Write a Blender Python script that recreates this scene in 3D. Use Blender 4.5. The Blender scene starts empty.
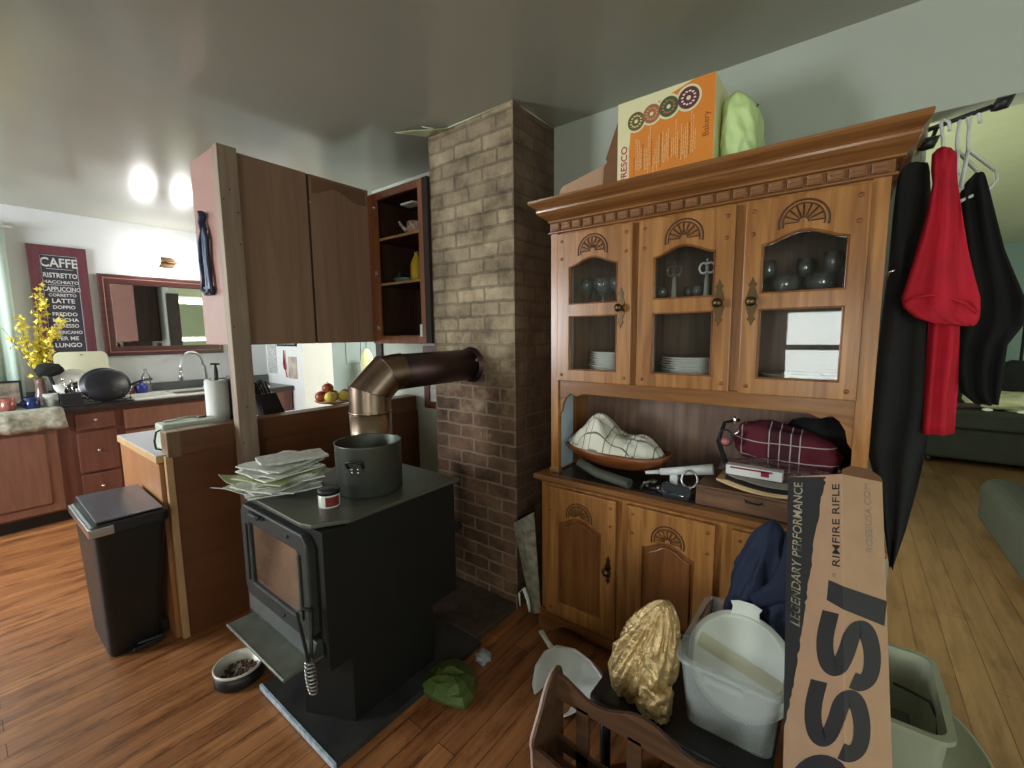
import bpy, bmesh, math, random
from mathutils import Vector, Matrix, noise
import numpy as np
R = math.radians
S = bpy.context.scene
C = S.collection
random.seed(7)
# ------------------------------------------------------------------ camera, world, daylight and added fill, exposure
CAM_H = 1.45
cd = bpy.data.cameras.new('camera'); cam = bpy.data.objects.new('camera', cd); C.objects.link(cam)
cd.sensor_width = 36; cd.lens = 436.3 / 1024 * 36; cd.clip_start = .02
_p, _y, _r = R(6.51), R(37.64), R(-.615)
CF = Vector((math.cos(_y) * math.cos(_p), math.sin(_y) * math.cos(_p), -math.sin(_p)))
_R = Vector((math.sin(_y), -math.cos(_y), 0)); _U = _R.cross(CF)
CR = _R * math.cos(_r) + _U * math.sin(_r); CU = _U * math.cos(_r) - _R * math.sin(_r)
m = Matrix((CR, CU, -CF)).transposed().to_4x4(); m.translation = (0, 0, CAM_H)
cam.matrix_world = m
S.camera = cam
w = bpy.data.worlds.new('world'); S.world = w; w.use_nodes = True
w.node_tree.nodes['Background'].inputs[0].default_value = (.80, .93, 1, 1)
w.node_tree.nodes['Background'].inputs[1].default_value = 1.2
S.view_settings.view_transform = 'Standard'; S.view_settings.look = 'None'
S.view_settings.gamma = 1; S.view_settings.use_curve_mapping = False
S.view_settings.exposure = 0.18

def area(name, loc, rot, sx, sy, power, col):
    l = bpy.data.lights.new(name, 'AREA'); l.shape = 'RECTANGLE'; l.size = sx; l.size_y = sy
    l.energy = power; l.color = col
    o = bpy.data.objects.new(name, l); C.objects.link(o); o.location = loc; o.rotation_euler = rot
    return o
DAY = (.95, 1, .92)
area('daylight_west', (-2.36, .29, 1.28), (0, R(-90), 0), .85, .62, 13, DAY)
area('added_daylight_south', (.1, -2.56, 1.40), (R(90), 0, 0), 1.5, 1.3, 8, DAY)  # added light from an unseen south window, for overall strength
area('added_daylight_south_west', (-2.36, -1.55, 1.45), (0, R(-90), 0), 1.4, 1.0, 42, DAY)  # added fill through an unseen second west window
area('daylight_kitchen_west', (-2.36, 4.2, 1.6), (0, R(-90), 0), 1.2, 1.3, 165, (.90, .95, 1))
area('daylight_kitchen_north', (-.25, 5.62, 1.75), (R(-90), 0, 0), 1.1, 1.1, 28, (.85, .97, .97))
area('daylight_living_north', (3.35, 1.52, 1.45), (R(-90), 0, 0), 1.7, 1.3, 85, (.92, 1, .72))
area('daylight_living_south', (6.2, -3.62, 1.45), (R(90), 0, 0), 1.5, 1.3, 16, (.93, 1, .80))
area('hall_fill', (3.9, 3.2, 2.4), (0, 0, 0), 1.0, .8, 95, (1, .96, .88))  # added fill under the hall ceiling, stands for no real fixture

# ------------------------------------------------------------------ helpers
def ray(px, py): return CF + CR * ((px - 512) / 436.3) + CU * ((384 - py) / 436.3)
def at(px, py, x=None, y=None, z=None):
    """point of the plane x=, y= or z= that a pixel of the photograph looks at"""
    d = ray(px, py)
    t = x / d.x if x is not None else (y / d.y if y is not None else (z - CAM_H) / d.z)
    return Vector((t * d.x, t * d.y, CAM_H + t * d.z))

MATS = {}
def NT(name):
    mt = bpy.data.materials.new(name); mt.use_nodes = True
    nt = mt.node_tree; b = nt.nodes['Principled BSDF']
    return mt, nt, b
def rgba(c): return (c[0], c[1], c[2], 1)
def lin(r, g, b):
    f = lambda v: ((v / 255 + .055) / 1.055) ** 2.4 if v > 10 else v / 255 / 12.92
    return (f(r), f(g), f(b))
def mat(name, col, rough=.5, metal=0, var=.12, scale=8, bump=0, bscale=60, stretch=(1, 1, 1), trans=0, spec=.5, coat=0, emit=None, es=1, col2=None, sheen=0, alpha=1):
    """plain procedural material: colour mottled by noise, optional bump"""
    mt, nt, b = NT(name); n = nt.nodes; l = nt.links
    tc = n.new('ShaderNodeTexCoord'); mp = n.new('ShaderNodeMapping'); mp.inputs['Scale'].default_value = stretch
    l.new(tc.outputs['Object'], mp.inputs[0])
    nz = n.new('ShaderNodeTexNoise'); nz.inputs['Scale'].default_value = scale; nz.inputs['Detail'].default_value = 5
    l.new(mp.outputs[0], nz.inputs['Vector'])
    cr = n.new('ShaderNodeValToRGB'); e = cr.color_ramp.elements
    e[0].position = .3; e[1].position = .7
    c2 = col2 or tuple(min(1, v * (1 + var)) for v in col); c1 = col if col2 else tuple(v * (1 - var) for v in col)
    e[0].color = rgba(c1); e[1].color = rgba(c2)
    l.new(nz.outputs[0], cr.inputs[0]); l.new(cr.outputs[0], b.inputs['Base Color'])
    b.inputs['Roughness'].default_value = rough; b.inputs['Metallic'].default_value = metal
    b.inputs['Transmission Weight'].default_value = trans; b.inputs['Specular IOR Level'].default_value = spec
    b.inputs['Coat Weight'].default_value = coat; b.inputs['Sheen Weight'].default_value = sheen
    b.inputs['Alpha'].default_value = alpha
    if emit: b.inputs['Emission Color'].default_value = rgba(emit); b.inputs['Emission Strength'].default_value = es
    if bump:
        n2 = n.new('ShaderNodeTexNoise'); n2.inputs['Scale'].default_value = bscale; n2.inputs['Detail'].default_value = 4
        l.new(mp.outputs[0], n2.inputs['Vector'])
        bp = n.new('ShaderNodeBump'); bp.inputs['Strength'].default_value = bump; bp.inputs['Distance'].default_value = .01
        l.new(n2.outputs[0], bp.inputs['Height']); l.new(bp.outputs[0], b.inputs['Normal'])
    MATS[name] = mt
    return mt
def wood(name, c1, c2, axis='z', rough=.35, scale=1, coat=0, bump=.08):
    """grained timber running along one axis"""
    mt, nt, b = NT(name); n = nt.nodes; l = nt.links
    tc = n.new('ShaderNodeTexCoord'); mp = n.new('ShaderNodeMapping')
    s = {'x': (1, 14, 14), 'y': (14, 1, 14), 'z': (14, 14, 1)}[axis]
    mp.inputs['Scale'].default_value = [v * scale for v in s]
    l.new(tc.outputs['Object'], mp.inputs[0])
    nz = n.new('ShaderNodeTexNoise'); nz.inputs['Scale'].default_value = 2.2; nz.inputs['Detail'].default_value = 7; nz.inputs['Distortion'].default_value = .8
    l.new(mp.outputs[0], nz.inputs['Vector'])
    cr = n.new('ShaderNodeValToRGB'); e = cr.color_ramp.elements
    e[0].position = .32; e[1].position = .68; e[0].color = rgba(c1); e[1].color = rgba(c2)
    l.new(nz.outputs[0], cr.inputs[0]); l.new(cr.outputs[0], b.inputs['Base Color'])
    b.inputs['Roughness'].default_value = rough; b.inputs['Coat Weight'].default_value = coat; b.inputs['Coat Roughness'].default_value = .2
    bp = n.new('ShaderNodeBump'); bp.inputs['Strength'].default_value = bump; bp.inputs['Distance'].default_value = .004
    l.new(nz.outputs[0], bp.inputs['Height']); l.new(bp.outputs[0], b.inputs['Normal'])
    return mt
def math_(nt, op, a, b_=None, c=None):
    q = nt.nodes.new('ShaderNodeMath'); q.operation = op
    for i, v in enumerate((a, b_, c)):
        if v is None: continue
        if hasattr(v, 'is_linked'): nt.links.new(v, q.inputs[i])
        else: q.inputs[i].default_value = v
    return q.outputs[0]
def mixc(nt, f, a, b_):
    q = nt.nodes.new('ShaderNodeMix'); q.data_type = 'RGBA'
    for i, v in ((0, f), (6, a), (7, b_)):
        if hasattr(v, 'is_linked'): nt.links.new(v, q.inputs[i])
        elif i: q.inputs[i].default_value = rgba(v)
        else: q.inputs[0].default_value = v
    return q.outputs[2]
def plaid(name, base, line, line2, per=.09, wid=.09, ax='xz', rough=.9, base2=None):
    mt, nt, b = NT(name); tc = nt.nodes.new('ShaderNodeTexCoord'); sp = nt.nodes.new('ShaderNodeSeparateXYZ')
    nt.links.new(tc.outputs['Object'], sp.inputs[0])
    o = {'x': sp.outputs[0], 'y': sp.outputs[1], 'z': sp.outputs[2]}
    col = base if base2 is None else mixc(nt, math_(nt, 'LESS_THAN', math_(nt, 'FRACT', math_(nt, 'DIVIDE', o[ax[0]], per * 1.7)), .5), base, base2)
    for k, a in enumerate(ax):
        fr = math_(nt, 'FRACT', math_(nt, 'DIVIDE', o[a], per))
        col = mixc(nt, math_(nt, 'LESS_THAN', fr, wid), col, line)
        fr2 = math_(nt, 'FRACT', math_(nt, 'ADD', math_(nt, 'DIVIDE', o[a], per), .3))
        col = mixc(nt, math_(nt, 'LESS_THAN', fr2, wid * .7), col, line2)
    nt.links.new(col, b.inputs['Base Color']); b.inputs['Roughness'].default_value = rough
    nz = nt.nodes.new('ShaderNodeTexNoise'); nz.inputs['Scale'].default_value = 300
    bp = nt.nodes.new('ShaderNodeBump'); bp.inputs['Strength'].default_value = .2
    nt.links.new(nz.outputs[0], bp.inputs['Height']); nt.links.new(bp.outputs[0], b.inputs['Normal'])
    return mt
def glass(name, tint=(1, 1, 1), refl=.08, rough=.02, milk=0):
    """thin pane: see-through with a fresnel reflection"""
    mt, nt, b = NT(name); nt.nodes.remove(b); out = nt.nodes['Material Output']
    t = nt.nodes.new('ShaderNodeBsdfTransparent'); t.inputs[0].default_value = rgba(tint)
    g = nt.nodes.new('ShaderNodeBsdfGlossy'); g.inputs['Roughness'].default_value = rough
    fr = nt.nodes.new('ShaderNodeFresnel'); fr.inputs[0].default_value = 1.45
    f = math_(nt, 'ADD', fr.outputs[0], refl)
    mx = nt.nodes.new('ShaderNodeMixShader'); nt.links.new(f, mx.inputs[0]); nt.links.new(t.outputs[0], mx.inputs[1]); nt.links.new(g.outputs[0], mx.inputs[2])
    if milk:
        df = nt.nodes.new('ShaderNodeBsdfDiffuse'); df.inputs[0].default_value = (.85, .88, .86, 1); m3 = nt.nodes.new('ShaderNodeMixShader'); m3.inputs[0].default_value = milk
        nt.links.new(mx.outputs[0], m3.inputs[1]); nt.links.new(df.outputs[0], m3.inputs[2]); mx = m3
    nt.links.new(mx.outputs[0], out.inputs[0]); return mt

def base_of(o):
    while o is not None:
        if 'origin' in BASE.get(o.name, {}): return BASE[o.name]['origin']
        o = o.parent
    return Vector((0, 0, 0))
BASE = {}
def setp(o, label=None, cat=None, group=None, kind=None):
    if label: o['label'] = label
    if cat: o['category'] = cat
    if group: o['group'] = group
    if kind: o['kind'] = kind
    return o
def thing(name, label, cat, loc=(0, 0, 0), rz=0, group=None):
    o = bpy.data.objects.new(name, None); C.objects.link(o); o.empty_display_size = .05
    o.location = loc; o.rotation_euler = (0, 0, rz)
    BASE[o.name] = {'origin': Vector(loc)}
    return setp(o, label, cat, group)
def copy_tree(o, loc, rz=None, label=None, group=None):
    def rec(s, par):
        c = s.copy(); C.objects.link(c); c.parent = par
        for k in kids.get(s.name, []): rec(k, c)
        return c
    kids = {}
    for q in C.objects:
        if q.parent: kids.setdefault(q.parent.name, []).append(q)
    c = rec(o, None); c.location = loc
    if rz is not None: c.rotation_euler.z = rz
    if label: c['label'] = label
    if group: c['group'] = group
    return c
class MB:
    def __init__(s): s.v = []; s.f = []; s.mi = []; s.sm = []
    def add(s, vs, fs, mi=0, sm=False):
        k = len(s.v); s.v += [Vector(q) for q in vs]
        for f in fs: s.f.append([k + i for i in f]); s.mi.append(mi); s.sm.append(sm)
        return s
    def box(s, a, b, mi=0, M=None, taper=None):
        x0, y0, z0 = a; x1, y1, z1 = b
        vs = [Vector(q) for q in ((x0, y0, z0), (x1, y0, z0), (x1, y1, z0), (x0, y1, z0), (x0, y0, z1), (x1, y0, z1), (x1, y1, z1), (x0, y1, z1))]
        if taper:
            c = Vector(((x0 + x1) / 2, (y0 + y1) / 2, 0))
            for i in range(4): vs[i] = Vector((c.x + (vs[i].x - c.x) * taper, c.y + (vs[i].y - c.y) * taper, vs[i].z))
        if M: vs = [M @ q for q in vs]
        return s.add(vs, [(0, 3, 2, 1), (4, 5, 6, 7), (0, 1, 5, 4), (1, 2, 6, 5), (2, 3, 7, 6), (3, 0, 4, 7)], mi)
    def tube(s, pts, r, n=10, mi=0, cap=True, closed=False, flat=1):
        pts = [Vector(p) for p in pts]; N = len(pts); rs = r if isinstance(r, (list, tuple)) else [r] * N
        vs = []; prev = None
        for i, p in enumerate(pts):
            if closed: t = (pts[(i + 1) % N] - pts[i - 1]).normalized()
            else: t = (pts[min(i + 1, N - 1)] - pts[max(i - 1, 0)]).normalized()
            if prev is None:
                a = Vector((0, 0, 1)) if abs(t.z) < .9 else Vector((1, 0, 0)); u = t.cross(a).normalized()
            else:
                u = (prev - t * prev.dot(t)).normalized()
            prev = u; w_ = t.cross(u)
            vs += [p + (u * math.cos(q) + w_ * math.sin(q) * flat) * rs[i] for q in (2 * math.pi * k / n for k in range(n))]
        fs = []
        for i in range(N if closed else N - 1):
            for k in range(n):
                a = i * n + k; b = i * n + (k + 1) % n; j = ((i + 1) % N) * n
                fs.append((a, b, j + (k + 1) % n, j + k))
        k0 = len(s.v); s.add(vs, fs, mi, True)
        if cap and not closed:
            s.f.append([k0 + i for i in range(n)][::-1]); s.mi.append(mi); s.sm.append(False)
            s.f.append([k0 + (N - 1) * n + i for i in range(n)]); s.mi.append(mi); s.sm.append(False)
        return s
    def lathe(s, prof, c=(0, 0, 0), n=28, mi=0, M=None, sx=1, sy=1):
        vs = []; fs = []; c = Vector(c); N = len(prof)
        for (r, z) in prof:
            for k in range(n):
                q = Vector((r * math.cos(2 * math.pi * k / n) * sx, r * math.sin(2 * math.pi * k / n) * sy, z))
                vs.append(c + (M @ q if M else q))
        for i in range(N - 1):
            for k in range(n): fs.append((i * n + k, i * n + (k + 1) % n, (i + 1) * n + (k + 1) % n, (i + 1) * n + k))
        return s.add(vs, fs, mi, True)
    def ball(s, c, r, sub=2, mi=0, sc=(1, 1, 1), fn=None, M=None):
        bm = bmesh.new(); bmesh.ops.create_icosphere(bm, subdivisions=sub, radius=1)
        vs = []
        for v in bm.verts:
            q = Vector((v.co.x * r * sc[0], v.co.y * r * sc[1], v.co.z * r * sc[2]))
            if fn: q = fn(q, v.co)
            if M: q = M @ q
            vs.append(q + Vector(c))
        fs = [[v.index for v in f.verts] for f in bm.faces]; bm.free()
        return s.add(vs, fs, mi, True)
    def prism(s, poly, to3, w0, w1, mi=0):
        """polygon (u,v) carried to 3-D by to3(u,v,w) and given thickness w0..w1"""
        n = len(poly); vs = [to3(u, v, w0) for u, v in poly] + [to3(u, v, w1) for u, v in poly]
        fs = [tuple(range(n)), tuple(range(n, 2 * n))[::-1]] + [(i, (i + 1) % n, n + (i + 1) % n, n + i) for i in range(n)]
        return s.add(vs, fs, mi)
    def build(s, name, mats, parent=None, bevel=0, label=None, kind=None, local=False, solid=0, sub=0, seg=2, origin=None):
        me = bpy.data.meshes.new(name)
        off = Vector((0, 0, 0))
        if not local:
            if parent is not None: off = base_of(parent)
            elif origin is not None: off = Vector(origin)
            elif kind != 'structure' and s.v:
                xs = [v.x for v in s.v]; ys = [v.y for v in s.v]
                off = Vector(((min(xs) + max(xs)) / 2, (min(ys) + max(ys)) / 2, min(v.z for v in s.v)))
        me.from_pydata([v - off for v in s.v], [], s.f)
        ms = mats if isinstance(mats, (list, tuple)) else [mats]
        for q in ms: me.materials.append(q)
        for p, mi, sm in zip(me.polygons, s.mi, s.sm): p.material_index = mi; p.use_smooth = sm
        bm = bmesh.new(); bm.from_mesh(me); bmesh.ops.recalc_face_normals(bm, faces=bm.faces); bm.to_mesh(me); bm.free()
        o = bpy.data.objects.new(name, me); C.objects.link(o)
        if parent is not None: o.parent = parent
        else:
            o.location = off if not local else (0, 0, 0)
            BASE[o.name] = {'origin': off}
        if solid: q = o.modifiers.new('solid', 'SOLIDIFY'); q.thickness = solid; q.offset = 0
        if sub: q = o.modifiers.new('sub', 'SUBSURF'); q.levels = q.render_levels = sub
        if bevel:
            q = o.modifiers.new('bevel', 'BEVEL'); q.width = bevel; q.segments = seg; q.limit_method = 'ANGLE'; q.angle_limit = R(40)
        if label: o['label'] = label
        if kind: o['kind'] = kind
        return o
def curve_mesh(splines, depth, bevel=0):
    cu = bpy.data.curves.new('c', 'CURVE'); cu.dimensions = '2D'; cu.fill_mode = 'BOTH'; cu.extrude = depth / 2 - bevel; cu.bevel_depth = bevel; cu.bevel_resolution = 1
    for sp in splines:
        q = cu.splines.new('POLY'); q.points.add(len(sp) - 1); q.use_cyclic_u = True
        for i, (a, b) in enumerate(sp): q.points[i].co = (a, b, 0, 1)
    ob = bpy.data.objects.new('c', cu); me = bpy.data.meshes.new_from_object(ob)
    vs = [v.co.copy() for v in me.vertices]; fs = [list(p.vertices) for p in me.polygons]
    bpy.data.objects.remove(ob); bpy.data.curves.remove(cu); bpy.data.meshes.remove(me)
    return vs, fs
def plate(mb, splines, depth, to3, w=0, bevel=0, mi=0):
    vs, fs = curve_mesh(splines, depth, bevel)
    return mb.add([to3(v.x, v.y, v.z + w) for v in vs], fs, mi)
def text_mesh(txt, size, shear=0, offset=0, extrude=.0006, align='LEFT', space=1, xs=1):
    cu = bpy.data.curves.new('t', 'FONT'); cu.body = txt; cu.size = size; cu.shear = shear; cu.offset = offset * size; cu.extrude = extrude
    cu.align_x = align; cu.space_character = space; cu.resolution_u = 3
    ob = bpy.data.objects.new('t', cu); me = bpy.data.meshes.new_from_object(ob)
    vs = [Vector((v.co.x * xs, v.co.y, v.co.z)) for v in me.vertices]; fs = [list(p.vertices) for p in me.polygons]
    bpy.data.objects.remove(ob); bpy.data.curves.remove(cu); bpy.data.meshes.remove(me)
    return vs, fs
def put_text(mb, txt, size, to3, mi=0, **k):
    vs, fs = text_mesh(txt, size, **k)
    return mb.add([to3(v.x, v.y, v.z) for v in vs], fs, mi)
def struct(name, mb, mt, bevel=0, parent=None): return mb.build(name, mt, parent, bevel=bevel, kind=None if parent else 'structure')
def arc(cx, cy, r, a0, a1, n, ry=None):
    return [(cx + r * math.cos(R(a0 + (a1 - a0) * i / n)), cy + (ry or r) * math.sin(R(a0 + (a1 - a0) * i / n))) for i in range(n + 1)]
def rrect(x0, y0, x1, y1, r, n=5):
    return arc(x1 - r, y0 + r, r, -90, 0, n) + arc(x1 - r, y1 - r, r, 0, 90, n) + arc(x0 + r, y1 - r, r, 90, 180, n) + arc(x0 + r, y0 + r, r, 180, 270, n)
def fbm(v, s=1.0, seed=0): return noise.noise(Vector((v[0] * s + seed * 3.7, v[1] * s - seed * 1.3, v[2] * s + seed)))
YZ = lambda x: (lambda u, v, w: Vector((x - w, u, v)))       # plate on a plane facing -X, w towards the room
TX = lambda x: (lambda u, v, w: Vector((x - w, -u, v)))      # text on a plane facing -X
XZ = lambda y: (lambda u, v, w: Vector((u, y - w, v)))       # plate or text on a plane facing -Y

# ------------------------------------------------------------------ materials
HON = wood('honey_pine', lin(138, 88, 44), lin(184, 130, 72), 'z', .3, coat=.3)
HONY = wood('honey_pine_rail', lin(122, 78, 42), lin(156, 108, 62), 'y', .24, coat=.3)
HOND = wood('honey_pine_dark', lin(112, 62, 26), lin(150, 92, 44), 'z', .35)
REDW = wood('reddish_panel_wood', lin(110, 66, 34), lin(138, 88, 46), 'z', .35, coat=.2)
BACKW = wood('hutch_back_wood', lin(106, 82, 68), lin(138, 110, 92), 'z', .5)
LINE = mat('carved_line_stain', lin(84, 48, 24), .5)
BRASS = mat('aged_brass', lin(104, 84, 60), .38, 1, bump=.1)
CABF = wood('kitchen_cabinet_veneer', lin(136, 106, 86), lin(154, 122, 100), 'z', .38, .5)
CABR = wood('kitchen_cabinet_red', lin(118, 78, 62), lin(132, 90, 72), 'z', .4)
CABRD = wood('kitchen_cabinet_red_dark', lin(98, 60, 48), lin(114, 72, 58), 'z', .4)
CABE = mat('cabinet_end_veneer', lin(158, 116, 104), .4, var=.05)
POST = wood('raw_pine_post', lin(134, 116, 98), lin(160, 140, 120), 'z', .6)
PANEL = wood('bar_panel_veneer', lin(98, 58, 32), lin(112, 68, 38), 'x', .45, .35, bump=.03)
PANE = wood('bar_end_plywood', lin(156, 104, 62), lin(172, 118, 72), 'z', .5, .4)
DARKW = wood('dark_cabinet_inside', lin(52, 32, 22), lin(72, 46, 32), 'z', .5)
SHELFW = mat('pale_shelf_edge', lin(176, 140, 84), .5)
ORW = wood('cabinet_face_frame', lin(122, 70, 40), lin(150, 90, 54), 'z', .4)
RACKW = wood('magazine_rack_walnut', lin(70, 48, 34), lin(98, 70, 50), 'y', .4)
BLK = mat('matte_black_plastic', (.012, .012, .013), .45)
BLKG = mat('glossy_black', (.01, .01, .012), .15)
STEEL = mat('brushed_steel', (.55, .55, .56), .28, 1, var=.04)
CHROME = mat('chrome', (.8, .8, .8), .12, 1, var=.02)
IRON = mat('stove_black_steel', lin(24, 25, 23), .62, .0, bump=.05, bscale=200, var=.1, spec=.3)
IRON2 = mat('stove_cast_iron', lin(50, 53, 50), .5, .2, bump=.25, bscale=150)
STTOP = mat('stove_top_plate', lin(88, 90, 78), .4, .2, var=.2, scale=5)
IRONL = mat('stove_ash_shelf', lin(112, 116, 106), .45, .4, var=.25, scale=14)
PIPE = mat('heated_stove_pipe', lin(176, 156, 132), .3, 1, scale=5, col2=lin(124, 104, 94))
PIPE2 = mat('dark_stove_pipe', lin(92, 70, 66), .42, .8, scale=6, col2=lin(56, 46, 48))
WHITEP = mat('white_plastic', lin(226, 230, 226), .35, var=.03)
WHITEC = mat('white_ceramic', lin(230, 230, 222), .2, var=.03)
PAPER = mat('paper_white', lin(236, 238, 228), .8, var=.06, scale=3)
PAPERG = mat('paper_newsprint', lin(176, 178, 168), .85, scale=45, col2=lin(224, 226, 216), stretch=(1, 4, 1))
PAPERY = mat('paper_green_flyer', lin(146, 164, 96), .7, scale=12, col2=lin(202, 208, 176))
CARD = mat('kraft_cardboard', lin(186, 150, 118), .85, var=.05, scale=20)
CARDD = mat('cardboard_inside', lin(122, 84, 56), .9)
INK = mat('black_print', lin(46, 44, 46), .6)
INKY = mat('tan_print', lin(214, 206, 172), .7)
INKG = mat('grey_print', lin(150, 134, 118), .7)
DRESS = mat('charcoal_knit', lin(36, 38, 38), .95, bump=.3, bscale=300)
REDC = mat('crimson_cloth', lin(186, 14, 40), .8, bump=.25, bscale=260, sheen=0)
BLKC = mat('black_cloth', (.006, .006, .007), .95)
NAVY = mat('navy_fabric', lin(30, 40, 66), .8, bump=.2, bscale=200)
SOFA = mat('grey_green_velvet', lin(42, 44, 39), .9, bump=.2, bscale=120)
GLASSM = glass('clear_glass', (.95, .97, .96), .07, .05, .07)
PANEG = glass('cabinet_glass', (.98, .99, .99), .015)
WHB = mat('window_trim_white', lin(226, 230, 226), .4, var=.02)
FRU_R = mat('red_apple_skin', lin(140, 38, 30), .3, scale=20, col2=lin(188, 120, 60))
FRU_Y = mat('yellow_fruit_skin', lin(222, 196, 88), .35, var=.08)
GOLD = mat('gold_foil', lin(204, 178, 128), .34, .5, scale=60, col2=lin(184, 156, 104), bump=.9, bscale=50)
TOTE = mat('milky_plastic', lin(206, 214, 214), .3, var=.02, alpha=.3)
TOTEG = mat('greenish_milky_plastic', lin(168, 176, 152), .4, var=.03, alpha=.85)

def wallmat(name, col, spec=.3):
    return mat(name, col, .75, var=.04, scale=3, bump=.05, bscale=40, spec=spec)
WALL = wallmat('wall_paint_sage', lin(178, 184, 170))
WALLK = wallmat('wall_paint_kitchen', lin(212, 214, 214))
WALLL = wallmat('wall_paint_living', lin(184, 192, 168))
CEIL = mat('ceiling_satin_paint', lin(160, 160, 146), .17, var=.06, scale=1.2, bump=.02, bscale=20, spec=.6)
CEILL = mat('ceiling_living_paint', lin(196, 202, 174), .7, var=.03)
def floor_mat(name, c1, c2, row=.083, lo=(.55, .5, .47, 1), st=.8):
    mt, nt, b = NT(name); n = nt.nodes; l = nt.links
    tc = n.new('ShaderNodeTexCoord')
    br = n.new('ShaderNodeTexBrick'); l.new(tc.outputs['Object'], br.inputs['Vector'])
    br.inputs['Scale'].default_value = 1; br.inputs['Brick Width'].default_value = 1.5; br.inputs['Row Height'].default_value = row
    br.inputs['Mortar Size'].default_value = .0016; br.inputs['Mortar Smooth'].default_value = .3; br.offset = .37; br.inputs['Bias'].default_value = 0
    br.inputs['Color1'].default_value = rgba(c1); br.inputs['Color2'].default_value = rgba(c2); br.inputs['Mortar'].default_value = rgba(lin(74, 42, 26))
    mp = n.new('ShaderNodeMapping'); mp.inputs['Scale'].default_value = (1.1, 16, 1); l.new(tc.outputs['Object'], mp.inputs[0])
    nz = n.new('ShaderNodeTexNoise'); nz.inputs['Scale'].default_value = 2.5; nz.inputs['Detail'].default_value = 8; nz.inputs['Distortion'].default_value = .6; l.new(mp.outputs[0], nz.inputs['Vector'])
    r1 = n.new('ShaderNodeValToRGB'); e = r1.color_ramp.elements; e[0].position = .3; e[0].color = lo; e[1].position = .7; e[1].color = (1.15, 1.12, 1.1, 1)
    l.new(nz.outputs[0], r1.inputs[0])
    mx = n.new('ShaderNodeMix'); mx.data_type = 'RGBA'; mx.blend_type = 'MULTIPLY'; mx.inputs[0].default_value = .9
    l.new(br.outputs[0], mx.inputs[6]); l.new(r1.outputs[0], mx.inputs[7])
    mp2 = n.new('ShaderNodeMapping'); mp2.inputs['Scale'].default_value = (1, 3.5, 1); l.new(tc.outputs['Object'], mp2.inputs[0])
    n3 = n.new('ShaderNodeTexNoise'); n3.inputs['Scale'].default_value = 3.5; n3.inputs['Detail'].default_value = 6; n3.inputs['Roughness'].default_value = .7; l.new(mp2.outputs[0], n3.inputs['Vector'])
    r2 = n.new('ShaderNodeValToRGB'); e = r2.color_ramp.elements; e[0].position = .36; e[0].color = (.36, .3, .28, 1); e[1].position = .5; e[1].color = (1, 1, 1, 1)
    l.new(n3.outputs[0], r2.inputs[0])
    m2 = n.new('ShaderNodeMix'); m2.data_type = 'RGBA'; m2.blend_type = 'MULTIPLY'; m2.inputs[0].default_value = st
    l.new(mx.outputs[2], m2.inputs[6]); l.new(r2.outputs[0], m2.inputs[7]); l.new(m2.outputs[2], b.inputs['Base Color'])
    rr = n.new('ShaderNodeMapRange'); rr.inputs[3].default_value = .28; rr.inputs[4].default_value = .5; l.new(n3.outputs[0], rr.inputs[0]); l.new(rr.outputs[0], b.inputs['Roughness'])
    bp = n.new('ShaderNodeBump'); bp.inputs['Strength'].default_value = .3; bp.inputs['Distance'].default_value = .003
    l.new(br.outputs['Fac'], bp.inputs['Height']); bp.invert = True; l.new(bp.outputs[0], b.inputs['Normal'])
    return mt
FLOOR = floor_mat('worn_plank_floor', lin(180, 124, 78), lin(148, 96, 58), lo=(.68, .62, .58, 1), st=.75)
FLOORL = floor_mat('living_plank_floor', lin(122, 94, 66), lin(104, 77, 52), .11, (.8, .78, .76, 1), .4)
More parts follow.
